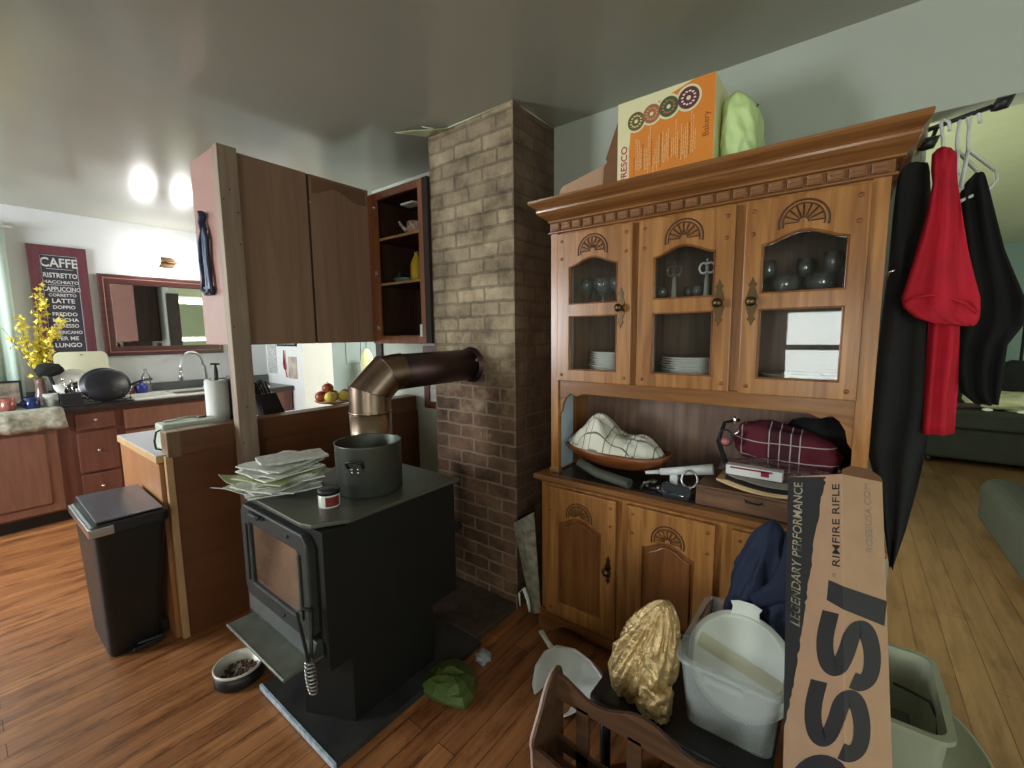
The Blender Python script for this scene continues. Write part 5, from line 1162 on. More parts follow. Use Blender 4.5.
# pictures on the pantry wall
def wall_pic(name, lab, y0, y1, z0, z1, mt, frame=None, x=2.32, cat='picture', fw=.02):
    t_ = thing(name, lab, cat, (x, (y0 + y1) / 2, z0))
    if frame:
        q = MB(); plate(q, [[(y0, z0), (y1, z0), (y1, z1), (y0, z1)], [(y0 + fw, z0 + fw), (y1 - fw, z0 + fw), (y1 - fw, z1 - fw), (y0 + fw, z1 - fw)]], .015, YZ(x - .008)); q.build('frame', frame, t_)
    MB().box((x - .005, y0 + .01, z0 + .01), (x, y1 - .01, z1 - .01)).build('picture_print', mt, t_)
    return t_
DRAW = mat('ink_drawing', lin(210, 210, 206), .6, scale=40, col2=lin(150, 150, 148))
wall_pic('framed_drawing', 'small drawing in a thin black frame on the white pantry wall', 4.70, 5.14, 1.345, 1.66, DRAW, BLK)
wall_pic('pinned_print', 'pale brown patterned print below the black framed drawing', 4.72, 4.93, .98, 1.24, mat('towel_print', lin(200, 192, 180), .7, scale=9, col2=lin(140, 116, 98)), cat='print')
wall_pic('pinned_calendar', 'grey printed sheet on the pantry wall behind the knife block', 5.18, 5.42, 1.02, 1.70, mat('calendar_print', lin(214, 216, 214), .7, scale=50, col2=lin(140, 142, 142)), cat='print')
q = MB().tube([(2.305, 4.98, 1.30), (2.30, 4.98, 1.14)], [.006, .014], 8).ball((2.30, 4.98, 1.12), .022, 1, sc=(.5, 1, 1.8)).tube([(2.30, 4.96, 1.1), (2.30, 4.93, 1.0)], .006)
o = q.build('red_utensil', mat('red_silicone', lin(170, 30, 40), .5)); setp(o, 'red kitchen utensil hanging under the framed drawing', 'utensil')
pf2 = wall_pic('red_framed_picture', 'picture in a dark reddish frame on the wall beside the chimney', 2.20, 2.385, .935, 1.375, mat('art_print', lin(224, 222, 212), .6, scale=6, col2=lin(90, 70, 66)), wood('dark_red_frame', lin(70, 36, 26), lin(98, 56, 40)), XE, fw=.05)
o = MB().lathe([(0, 0), (.045, .01), (.07, .08), (.075, .2), (.06, .30), (.03, .36), (0, .38)], (3.07, 4.55, .92), 20).lathe([(.0, -.92), (.11, -.92), (.10, -.89), (.015, -.87), (.015, 0), (0, 0)], (3.07, 4.55, .92), 16).build('cream_lamp', mat('cream_shade', lin(236, 228, 176), .6)); setp(o, 'cream coloured standing lamp in front of the blue grey door', 'lamp')

# ------------------------------------------------------------------ trash can and food bowl
tc_ = thing('trash_can', 'black step trash can with a steel rim, beside the bar end', 'trash can', (.43, 2.72, 0))
bx0, bx1, by0, by1 = .322, .515, 2.565, 2.93
def loft(secs, mt, name, par, n=5, r=.03):
    q = MB(); rings = []
    for (a_, b_, c_, d_, z_) in secs: rings.append([Vector((u, v, z_)) for u, v in rrect(a_, b_, c_, d_, r, n)])
    k = len(rings[0])
    q.add([p for rr in rings for p in rr], [tuple(range(k))[::-1], tuple((len(rings) - 1) * k + i for i in range(k))] + [(j * k + i, j * k + (i + 1) % k, (j + 1) * k + (i + 1) % k, (j + 1) * k + i) for j in range(len(rings) - 1) for i in range(k)], 0, False)
    return q.build(name, mt, par)
BINM = mat('bin_black', lin(30, 32, 32), .42, var=.1)
loft([(bx0 + .012, by0 + .012, bx1 - .01, by1 - .01, 0), (bx0, by0, bx1, by1, .02), (bx0 - .030, by0 - .24, bx1 + .035, by1 - .02, .60)] if False else [(.330, 2.575, .508, 2.905, 0), (.325, 2.565, .515, 2.915, .02), (.300, 2.405, .545, 2.86, .63)], BINM, 'bin_body', tc_)
loft([(.296, 2.398, .549, 2.865, .63), (.292, 2.392, .554, 2.870, .640), (.292, 2.392, .554, 2.870, .676), (.300, 2.400, .546, 2.862, .682)], BINM, 'top_rim', tc_)
q = MB().box((.284, 2.41, .640), (.2935, 2.855, .677)).box((.290, 2.386, .640), (.365, 2.393, .677)).box((.2845, 2.390, .640), (.294, 2.412, .677)); q.build('steel_band', STEEL, tc_, bevel=.003, label='polished steel band on the front rim')
q = MB(); q.add([(.318, 2.425, .683), (.538, 2.425, .683), (.538, 2.85, .683), (.318, 2.85, .683), (.312, 2.420, .694), (.541, 2.420, .690), (.541, 2.852, .708), (.312, 2.852, .712)], [(0, 1, 5, 4), (1, 2, 6, 5), (2, 3, 7, 6), (3, 0, 4, 7), (4, 5, 6, 7), (3, 2, 1, 0)])
q.build('lid', mat('glossy_dark_lid', lin(112, 114, 124), .2, .6, var=.04), tc_, bevel=.004)
MB().box((.515, 2.60, .02), (.552, 2.70, .06)).tube([(.42, 2.555, .03), (.52, 2.535, .03)], .012).box((.40, 2.52, .012), (.50, 2.57, .03)).build('foot_pedal', BLK, tc_, bevel=.004)
fbw = thing('pet_bowl', 'black and steel pet food bowl on the floor beside the ash shelf', 'pet bowl', (.655, 2.0, 0))
cb_ = (.640, 1.985, 0)
MB().lathe([(0, .0), (.085, 0), (.094, .01), (.092, .062), (.086, .062), (.080, .012), (.0, .010)], cb_, 36).build('bowl_shell', BLK, fbw)
MB().lathe([(.093, .060), (.095, .068), (.090, .071), (.084, .066), (.076, .022), (0, .020)], cb_, 36).build('steel_liner', mat('dull_steel', lin(214, 210, 198), .4, .2), fbw)
q = MB(); random.seed(5)
for k in range(90): a_ = random.uniform(0, 6.28); r_ = .062 * math.sqrt(random.random()); q.ball((cb_[0] + r_ * math.cos(a_), cb_[1] + r_ * math.sin(a_), .026 + random.uniform(0, .008)), .0065, 1)
o = q.build('pet_food', mat('kibble', lin(86, 62, 44), .8)); setp(o, 'brown dry pet food lying in the steel bowl', 'pet food', kind='stuff')

# ------------------------------------------------------------------ on the floor before the hutch
pts2 = [at(*p, z=.02) for p in ((420, 688), (426, 672), (440, 664), (458, 661), (472, 668), (478, 682), (474, 698), (464, 707), (447, 703), (432, 697))]
q = MB(); k = len(pts2); c_ = sum(pts2, Vector()) / k; rings = [[c_ + Vector((0, 0, .040))] * k]
for s_ in (.25, .5, .7, .86, 1.0):
    rings.append([c_.lerp(p, s_) + Vector((0, 0, -.004 + .046 * (1 - s_ ** 2.5) + .016 * (1 - 2 * abs(fbm((p.x * 9, p.y * 9, s_ * 2.2), 1, 3))) * (1 if s_ < 1 else .4))) for p in pts2])
rings.append([c_.lerp(p, .97) + Vector((0, 0, -.016)) for p in pts2])
for rr in rings:
    for v in rr: v.z = max(v.z, .003)
q.add([p for rr in rings for p in rr], [(a_ * k + i_, a_ * k + (i_ + 1) % k, (a_ + 1) * k + (i_ + 1) % k, (a_ + 1) * k + i_) for a_ in range(6) for i_ in range(k)], 0, False)
o = q.build('green_bag', mat('olive_green_film', lin(84, 104, 50), .35, var=.15, scale=20, bump=.4, bscale=35))
setp(o, 'crumpled green bag lying on the floor right of the hearth board', 'bag')
o = cloth_blob('plastic_scrap', (1.33, 1.205, .025), (.03, .03, .024), mat('clear_scrap', lin(170, 176, 180), .15, alpha=.7), 2, .014, 10, 3); setp(o, 'small crumpled clear plastic scrap on the floor near the chimney foot', 'plastic scrap')
q = MB().box((1.22, 1.24, .0), (1.66, 1.30, .02)); q.v = [v for v in q.v]
nw = thing('folded_newspapers', 'folded newspapers standing on end between the chimney and the hutch', 'newspapers', (1.72, 1.22, 0))
OLDP = mat('old_newsprint', lin(104, 100, 84), .9, scale=30, col2=lin(156, 150, 130))
for i, (xo, w_, mtl) in enumerate(((0, .0, OLDP), (.016, .015, mat('newsprint_dark', lin(96, 98, 84), .8, scale=20, col2=lin(140, 138, 118))), (.03, .02, OLDP))):
    q = MB(); t0, t1 = at(513, 522, x=1.69 + xo), at(534, 512, x=1.69 + xo); b0, b1 = at(533, 612, x=1.69 + xo), at(541, 612, x=1.69 + xo)
    t0.y -= w_ * .5
    vs = []
    for k in range(7):
        f = k / 6; l_ = b0.lerp(t0, f); r_ = b1.lerp(t1, f); l_.y = min(l_.y, 1.298); vs += [l_ + Vector((.003 * math.sin(k * 2), 0, 0)), l_.lerp(r_, .5) + Vector((-.012, 0, .003 * (k % 2))), r_]
    for v in vs: v.z = max(v.z, .003)
    q.add(vs, [(3 * k + j, 3 * k + j + 1, 3 * k + j + 4, 3 * k + j + 3) for k in range(6) for j in range(2)], 0, False); q.build('newspaper', mtl, nw, solid=.008)
q = MB().tube([at(520, 592, x=1.66), at(524, 588, x=1.66), at(528, 600, x=1.655), at(530, 612, x=1.65)], [.010, .014, .012, .008], 8, flat=.3).tube([at(519, 593, x=1.66), at(520, 606, x=1.655)], [.007, .004], 6, flat=.3)
q.build('torn_corner', PAPER, nw)

# dustpan leaning behind the rack
dp = thing('dustpan', 'white plastic dustpan standing on end, leaning by the hutch', 'dustpan', (1.3, .83, 0))
DPM = WHITEP
ol = [at(*p, x=xq) for p, xq in (((557, 646), 1.42), ((545, 652), 1.41), ((536, 666), 1.385), ((533, 684), 1.35), ((537, 704), 1.31), ((548, 722), 1.28), ((570, 716), 1.27), ((590, 704), 1.30), ((606, 690), 1.33), ((601, 676), 1.365), ((590, 661), 1.40), ((575, 650), 1.42))]
ctr = sum(ol, Vector()) / len(ol); nrm = (ol[3] - ol[0]).cross(ol[9] - ol[0]).normalized()
if nrm.x > 0: nrm = -nrm
q = MB(); k = len(ol); rings = []
for s_, d_ in ((1, 0), (.97, .004), (.93, .022), (.86, .044), (.74, .058), (.5, .066), (.25, .068)):
    rings.append([ctr + (p - ctr) * s_ - nrm * d_ * (1.6 if i_ not in (6, 7, 8) else .8) for i_, p in enumerate(ol)])
q.add([p for rr in rings for p in rr], [(a_ * k + i_, a_ * k + (i_ + 1) % k, (a_ + 1) * k + (i_ + 1) % k, (a_ + 1) * k + i_) for a_ in range(6) for i_ in range(k)] + [tuple(6 * k + i_ for i_ in range(k))], 0, True)
q.build('pan', DPM, dp, solid=.003, sub=2)
MB().tube(ol[:6] + ol[9:][::-1][:0], .005, 8).tube(ol[8:] + [ol[0]], .005, 8).build('rolled_rim', DPM, dp)
q = MB().tube([ol[1].lerp(ol[0], .5) - nrm * .01, at(547, 641, x=1.44), at(541, 631, x=1.46)], [.014, .011, .013], 10, flat=.6); q.build('dustpan_handle', DPM, dp)

# wooden magazine rack / tool caddy in the foreground
mr = thing('magazine_rack', 'walnut slatted magazine rack in the near foreground before the gold bag', 'magazine rack', (.98, .45, 0))
E0, E1 = .655, .10
def rk_to(y_): return lambda u, v, w: Vector((u, y_ + w, v))
endp = [(.925, 0), (.925, .12), (.932, .19), (.930, .25), (.924, .272), (.928, .29), (.945, .315), (.968, .345), (.985, .375), (1.005, .405), (1.03, .425), (1.055, .43), (1.075, .42), (1.085, .39), (1.09, 0)]
for y_ in (E0, E1):
    q = MB(); plate(q, [endp], .016, rk_to(y_), bevel=.003); e_ = q.build('end_panel', RACKW, mr)
q = MB(); q.tube([Vector((u - .002, E0 + .003, v + .001)) for u, v in endp[1:13]], .0042, 6); q.build('pale_edge', mat('pale_raw_edge', lin(190, 168, 156), .5), mr)
def slat(x_, zt, zb, name='top_rail'):
    q = MB(); pts = []
    for i in range(17): t = i / 16; pts.append((E0 + (E1 - E0) * t, zt + .022 * math.cos(t * 4 * math.pi) * (1 if zt > .3 else .4)))
    pts += [(E1, zb), (E0, zb)]
    plate(q, [pts], .014, YZ(x_), bevel=.002); return q.build(name, RACKW, mr)
slat(1.055, .395, .335); slat(.935, .25, .205, 'front_rail'); slat(1.055, .20, .165, 'back_middle_rail'); slat(.935, .10, .05, 'front_bottom_rail')
for y_ in (.56, .40, .24): MB().box((1.048, y_ - .020, .05), (1.062, y_ + .020, .345)).build('slat', RACKW, mr, bevel=.001)
for y_ in (.56, .40, .24): MB().box((.928, y_ - .018, .05), (.942, y_ + .018, .215)).build('slat', RACKW, mr, bevel=.001)
MB().box((.93, E1 + .008, .03), (1.085, E0 - .008, .045)).build('bottom_board', RACKW, mr)
MB().box((.995, E1 + .008, .045), (1.003, E0 - .008, .20)).build('centre_divider', RACKW, mr)
# low black bench with tote and gold bag
bn = thing('low_black_bench', 'low black bench carrying the gold bag and the white tote', 'bench', (1.42, .34, 0))
q = MB(); plate(q, [rrect(1.175, .10, 1.66, .60, .02)], .03, lambda u, v, w: Vector((u, v, .262 + w)), bevel=.006); q.build('bench_top', BLK, bn)
for x_ in (1.178, 1.65): MB().tube([(x_, .11, .278), (x_, .59, .278)], .007).build('raised_lip', BLK, bn)
for a_, b_ in ((1.21, .14), (1.21, .56), (1.62, .14), (1.62, .56)): MB().tube([(a_, b_, 0), (a_, b_, .25)], .018).build('leg', BLK, bn)
tt = thing('storage_tote', 'milky white open storage tote holding the round lid and navy cloth', 'tote', (1.42, .235, .278))
def open_tote(par, x0, x1, y0, y1, z0, z1, mt, tp=.03, name='tote_body'):
    q = MB(); n = 5
    so = [rrect(x0 + tp, y0 + tp * .6, x1 - tp, y1 - tp * .6, .03, n), rrect(x0, y0, x1, y1, .035, n), rrect(x0 - .012, y0 - .012, x1 + .012, y1 + .012, .04, n), rrect(x0 - .012, y0 - .012, x1 + .012, y1 + .012, .04, n), rrect(x0 + .004, y0 + .004, x1 - .004, y1 - .004, .033, n), rrect(x0 + tp + .004, y0 + tp * .6 + .004, x1 - tp - .004, y1 - tp * .6 - .004, .028, n)]
    zz = [z0, z1 - .012, z1 - .012, z1, z1, z0 + .004]; k = len(so[0])
    q.add([Vector((u, v, zz[j])) for j in range(6) for u, v in so[j]], [tuple(range(k))] + [(j * k + i, j * k + (i + 1) % k, (j + 1) * k + (i + 1) % k, (j + 1) * k + i) for j in range(5) for i in range(k)] + [tuple(5 * k + i for i in range(k))], 0, False)
    return q.build(name, mt, par)
open_tote(tt, 1.238, 1.60, .082, .345, .279, .502, TOTE)
q = MB(); plate(q, [rrect(1.2, .17, 1.25, .27, .01)], .008, lambda u, v, w: Vector((1.232 + w, v, .46 + (u - 1.2) * .4))); q.build('handle_grip', TOTE, tt)
# round lid
lc = Vector((1.395, .205, .436))
ld = thing('round_pail_lid', 'large round white lid with a tab, standing on edge inside the tote', 'lid', tuple(lc - Vector((0, 0, .16))))
ln = Vector((-.90, -.02, .42)).normalized(); LM = ln.to_track_quat('Z', 'Y').to_matrix()
LIDM = mat('lid_white', lin(216, 222, 212), .35, var=.02)
lr = .150
MB().lathe([(0, .004), (lr * .84, .004), (lr * .86, .009), (lr * .93, .009), (lr * .95, .002), (lr, .002), (lr, -.010), (0, -.010)], lc, 56, M=LM).build('lid_disc', LIDM, ld)
up_ = (Vector((0, 0, 1)) - ln * ln.z).normalized(); sd_v = up_.cross(ln)
q = MB(); lt = lambda u, v, w: lc + sd_v * u + up_ * v + ln * w
plate(q, [[(-.040, lr - .02), (.040, lr - .02), (.036, lr + .008), (.043, lr + .022), (.02, lr + .030), (-.02, lr + .030), (-.043, lr + .022), (-.036, lr + .008)]], .006, lt, bevel=.001); q.build('lid_tab', LIDM, ld)
q = MB(); q.prism([(-lr * .82, .055), (lr * .82, -.005), (lr * .81, -.045), (-lr * .83, .01)], lt, .004, .006)
q.build('tape_strip', mat('clear_tape_cream', lin(198, 196, 168), .3, var=.05), ld, label='cream strip across the lid')
q = MB()
def nfn(a_, n_):
    t = (n_.z + 1) / 2; a_ = Vector((a_.x * (1.1 - .5 * t), a_.y * (1.12 - .62 * t), a_.z))
    f_ = 1 - abs(noise.noise(Vector((n_.x * 1.2, n_.y * 1.4 + t, t * 2.6)))) * 2
    a_ += Vector((n_.x, n_.y, 0)) * (.022 * f_ + .01 * fbm(n_, 4, 3)); a_.y -= .03 * t; return a_
q.ball((1.545, .185, .60), 1, 5, sc=(.055, .105, .26), fn=nfn); q.v = [Vector((min(v.x, 1.625), v.y, v.z)) for v in q.v]
o = q.build('navy_jacket', NAVY)
setp(o, 'dark navy jacket heaped in the tote behind the round lid', 'jacket')
q = MB().tube([(1.53, .10, .84), (1.50, .09, .76), (1.49, .12, .66), (1.49, .19, .60)], [.02, .034, .036, .02], 12, flat=.5); q.build('sleeve', NAVY, o)
q = MB().tube([at(700, 618, x=1.52), at(712, 600, x=1.54), at(708, 630, x=1.5), at(695, 650, x=1.46)], .005); setp(q.build('black_cable', BLK), 'black cable inside the left side of the tote', 'cable')
# gold foil bag
q = MB()
def gfn(a_, n_):
    t = (n_.z + 1) / 2; s_ = 1.02 - .50 * t ** 1.3
    a_ = Vector((a_.x * s_, a_.y * s_, a_.z))
    ang = math.atan2(n_.y, n_.x)
    fold = 1 - abs(noise.noise(Vector((math.cos(ang) * 1.9, math.sin(ang) * 1.9, t * .9 + 3)))) * 2
    fine = 1 - abs(noise.noise(Vector((math.cos(ang) * 5 + t * 2, math.sin(ang) * 5, t * 2.4)))) * 2
    out = Vector((n_.x, n_.y, n_.z * .3))
    a_ += out * (.030 * fold + .012 * fine - .015)
    a_.y += -.085 * (t - .35); a_.x += .05 * (t - .3)
    return a_
q.ball((1.29, .470, .428), 1, 6, sc=(.088, .102, .168), fn=gfn); q.v = [Vector((max(1.185, v.x), max(v.y, .362), max(v.z, .279))) for v in q.v]
for k in range(len(q.sm)): q.sm[k] = (k % 3 != 0)
o = q.build('gold_bag', GOLD); setp(o, 'crumpled gold foil bag on the bench between the dustpan and the tote', 'bag')
q = MB()
q.ball((1.235, .405, .325), 1, 4, sc=(.040, .055, .045), fn=lambda a_, n_: a_ + n_ * (.02 * (1 - 2 * abs(fbm(n_, 1.6, 4))) + .006 * fbm(n_, 6, 2)))
q.v = [Vector((max(v.x, 1.186), max(v.y, .362), max(v.z, .280))) for v in q.v]
q.build('bag_fold', GOLD, o)

# ------------------------------------------------------------------ long rifle carton leaning in the foreground
T_ = Vector((1.31853153, -.00499401, 1.1)); A_ = Vector((.40233127, .06931737, .91286617)); E1_ = Vector((.68807953, .63483732, -.35146571)); E2_ = Vector((-.60388419, .76953017, .20771904))
A_.normalize(); WL, WR = .190, .1055; LEN = T_.z / A_.z - .028
rc = thing('rifle_carton', 'long brown and black printed carton leaning upright in the foreground', 'carton', tuple(T_ - A_ * (LEN)))
cor = [T_, T_ + E1_ * WL, T_ + E1_ * WL - E2_ * WR, T_ - E2_ * WR]
MB().add(cor + [p - A_ * LEN for p in cor], [(0, 1, 2, 3), (7, 6, 5, 4), (0, 4, 5, 1), (1, 5, 6, 2), (2, 6, 7, 3), (3, 7, 4, 0)]).build('carton_body', CARD, rc, bevel=.0015)
N1 = E1_.cross(A_).normalized(); N1 = N1 if N1.dot(Vector((0, 0, CAM_H)) - T_) > 0 else -N1
N2 = E2_.cross(A_).normalized(); N2 = N2 if N2.dot(Vector((0, 0, CAM_H)) - T_) > 0 else -N2
def wrap(u, v, w):
    """u: distance right of the left edge over both faces, v: distance down from the top"""
    if u <= WL: return T_ + E1_ * (WL - u) - A_ * v + N1 * (w + .0008)
    return T_ - E2_ * (u - WL) - A_ * v + N2 * (w + .0008)
def wrap_mesh(vs, fs, name, mt, **k):
    bm = bmesh.new(); bv = [bm.verts.new(v) for v in vs]
    for f in fs:
        try: bm.faces.new([bv[i] for i in f])
        except ValueError: pass
    g = list(bm.verts) + list(bm.edges) + list(bm.faces)
    bmesh.ops.bisect_plane(bm, geom=g, plane_co=(WL, 0, 0), plane_no=(1, 0, 0), dist=1e-5)
    bm.verts.ensure_lookup_table(); bm.verts.index_update()
    q = MB().add([wrap(v.co.x, v.co.y, v.co.z) for v in bm.verts], [[v.index for v in f.verts] for f in bm.faces]); bm.free()
    return q.build(name, mt, rc, **k)
def inv(px, py):
    """carton face coordinates of a point of the photograph (for measuring the artwork)"""
    d = ray(px, py); o_ = Vector((0, 0, CAM_H))
    for (P_, N_, f) in ((T_, N1, lambda h: (WL - (h - T_).dot(E1_), -(h - T_).dot(A_))), (T_, N2, lambda h: (WL - (h - T_).dot(E2_), -(h - T_).dot(A_)))):
        t = (P_ - o_).dot(N_) / d.dot(N_); h = o_ + d * t; u, v = f(h)
        if (N_ is N1 and u <= WL) or (N_ is N2 and u >= WL): return u, v
    return u, v
# black torn-edged band on the left face
left = []
random.seed(2)
for (px, py) in ((825, 477), (825, 484), (821, 500), (816, 530), (812, 560), (808, 590), (805, 605), (800, 640), (796, 670), (790, 700), (785, 722), (781.5, 740)):
    left.append(inv(px, py))
pts = []
for i in range(len(left) - 1):
    for k in range(6):
        t = k / 6; u = left[i][0] * (1 - t) + left[i + 1][0] * t + random.uniform(-.004, .004); v = left[i][1] * (1 - t) + left[i + 1][1] * t
        pts.append((max(.002, u), v))
pts = [(u, max(v, .002)) for u, v in pts]
vs, fs = curve_mesh([[(.0005, .001)] + pts + [(.0005, pts[-1][1] + .04)]], .0006)
wrap_mesh(vs, fs, 'black_artwork_band', mat('black_artwork', lin(42, 43, 44), .55, var=.1), label='black artwork band with a torn edge')
MB().add([T_ + E1_ * WL, T_ + E1_ * WL - A_ * .9, T_ + E1_ * WL - A_ * .9 - E2_ * WR, T_ + E1_ * WL - E2_ * WR], [(0, 1, 2, 3)]).build('black_back_face', MATS['black_artwork'], rc, solid=.001)
def ctext(txt, size, u_base, v_start, mt, name, shear=0, offset=0, xs=1, space=1):
    """lettering reading upwards: text x runs up the carton, its up direction runs left"""
    vs, fs = text_mesh(txt, size, shear=shear, offset=offset, xs=xs, space=space, extrude=.0003)
    vs2 = [Vector((u_base - v.y, v_start - v.x, v.z)) for v in vs]
    return wrap_mesh(vs2, fs, name, mt)
u0, v0 = inv(804, 612); u1, v1 = inv(801, 484)
def fit_text(txt, pb, pt, height_px, mt, name, **k):
    """pb / pt: photo points at the start and end of the baseline, height_px: cap height towards the left"""
    ub, vb = inv(*pb); ut, vt = inv(*pt); uh, vh = inv(pb[0] - height_px, pb[1])
    size = abs(ub - uh) / .70
    vs, fs = text_mesh(txt, size, extrude=0, **{q: w_ for q, w_ in k.items() if q in ('shear', 'offset', 'space')})
    L = max(v.x for v in vs) - min(v.x for v in vs)
    xs = (vb - vt) / L
    sl = (ut - ub) / (vb - vt)
    vs, fs = text_mesh(txt, size, extrude=.0003, xs=xs, **{q: w_ for q, w_ in k.items() if q in ('shear', 'offset', 'space')})
    x0_ = min(v.x for v in vs)
    vs2 = [Vector((ub + sl * (v.x - x0_) - v.y, vb - (v.x - x0_), v.z)) for v in vs]
    return wrap_mesh(vs2, fs, name, mt)
fit_text('LEGENDARY PERFORMANCE', (800, 627), (803, 482), 9.5, INKY, 'tan_lettering', shear=.15, offset=.008)
fit_text('RIMFIRE RIFLE', (840, 567), (839.5, 484), 7.5, INK, 'black_lettering', offset=.003)
fit_text('ROSSIUSA.COM', (873, 553), (870, 484), 7, INKG, 'grey_lettering')
def ribbon(px_pts, width_px, closed=False):
    """thick letter stroke through points of the photograph, laid out on the carton faces"""
    P_ = [Vector((a_, b_, 0)) for a_, b_ in px_pts]; n_ = len(P_); L_, R2 = [], []
    for i_ in range(n_):
        t_ = (P_[(i_ + 1) % n_] - P_[i_ - 1]) if closed or 0 < i_ < n_ - 1 else (P_[1] - P_[0] if i_ == 0 else P_[-1] - P_[-2])
        t_.normalize(); w_ = width_px[i_] if isinstance(width_px, list) else width_px; o_ = Vector((-t_.y, t_.x, 0)) * w_ / 2
        L_.append(P_[i_] + o_); R2.append(P_[i_] - o_)
    vs = []
    for p in L_ + R2: u, v = inv(p.x, p.y); vs.append(Vector((u, v, 0)))
    m_ = n_ if closed else n_ - 1
    return vs, [(i_, (i_ + 1) % n_, n_ + (i_ + 1) % n_, n_ + i_) for i_ in range(m_)]
def smooth(pts, k=3):
    for _ in range(k):
        q_ = [pts[0]]
        for a_, b_ in zip(pts, pts[1:]): q_ += [(a_[0] * .75 + b_[0] * .25, a_[1] * .75 + b_[1] * .25), (a_[0] * .25 + b_[0] * .75, a_[1] * .25 + b_[1] * .75)]
        pts = q_ + [pts[-1]]
    return pts
S1 = [(830, 613), (824, 650), (829, 668), (838, 669), (847, 640), (858, 626), (870, 634), (871, 660), (866, 684), (852, 684)]
S1 = [(831, 612), (824, 640), (827, 664), (838, 670), (847, 652), (853, 630), (866, 628), (873, 652), (871, 676), (861, 684), (852, 680)]
sh_ = lambda pts, dx, dy, k=1.03: [(852 + (a_ - 852) * k + dx, 648 + (b_ - 648) * k + dy) for a_, b_ in pts]
for pts in (S1, sh_(S1, -11, 70)):
    vs, fs = ribbon(smooth(pts), 17); wrap_mesh(vs, fs, 'large_letter_s', INK)
O1 = [(821 + 27 * math.cos(a_), 800 + 36 * math.sin(a_)) for a_ in (k * math.pi / 16 for k in range(32))]
vs, fs = ribbon(O1, 19, True); wrap_mesh(vs, fs, 'large_letter_o', INK)
pI = [inv(829, 580), inv(886.5, 601), inv(884, 626), inv(827, 600)]
vs, fs = curve_mesh([pI], .0006)
wrap_mesh(vs, fs, 'large_letter_i', INK)
fit_text('R', (836, 577), (836, 573), 3.5, INKG, 'small_mark')
# tuck flap
q = MB(); fp = [wrap(WL + u, v, 0) for u, v in ((.0, 0), (WR, 0))]
fl_pts = [T_, T_ + A_ * .012 - E2_ * .004 - N2 * .002, T_ - E2_ * WR * .28 + A_ * .026 - N2 * .006, T_ - E2_ * WR * .72 + A_ * .026 - N2 * .006, T_ - E2_ * (WR - .004) + A_ * .012 - N2 * .002, T_ - E2_ * WR]
q.add(fl_pts, [tuple(range(6))]); q.build('tuck_flap', CARDD, rc, solid=.002)

# ------------------------------------------------------------------ green-white tote and round tub on the right
tub = thing('round_tub', 'pale green white round tub with a lid under the tall tote', 'tub', (1.52, -.245, 0))
tcx, tcy, tr = 1.52, -.245, .145
MB().lathe([(0, 0), (tr * .8, 0), (tr * .93, .255), (0, .255)], (tcx, tcy, 0), 48, sx=2.28).build('tub_body', TOTEG, tub)
MB().lathe([(0, .262), (tr * .93, .262), (tr * .94, .27), (tr, .27), (tr, .256), (tr * .94, .256), (0, .256)], (tcx, tcy, 0), 48, sx=2.28).build('tub_lid', TOTEG, tub)
t2 = thing('tall_tote', 'greenish white open tote with black cords inside, right of the printed carton', 'tote', (1.5, -.18, .271))
open_tote(t2, 1.335, 1.665, -.245, -.062, .272, .50, TOTEG, .02)
MB().box((1.46, -.262, .475), (1.53, -.247, .492)).build('rim_tab', TOTEG, t2)
q = MB().tube([at(893, 683, x=1.56), at(912, 692, x=1.56), at(930, 702, x=1.52), at(938, 720, x=1.48), at(938, 752, x=1.40)], .004, 8).tube([at(915, 728, x=1.42), at(928, 745, x=1.40), at(932, 752, x=1.39)], .003, 8)
o = q.build('charging_cable', BLK); setp(o, 'black charging cable looping up inside the greenish tote', 'cable')
o = MB().box((1.40, -.19, .29), (1.50, -.10, .42)).build('power_adapter', BLK, bevel=.008); setp(o, 'black power adapter lying in the greenish tote', 'power adapter')

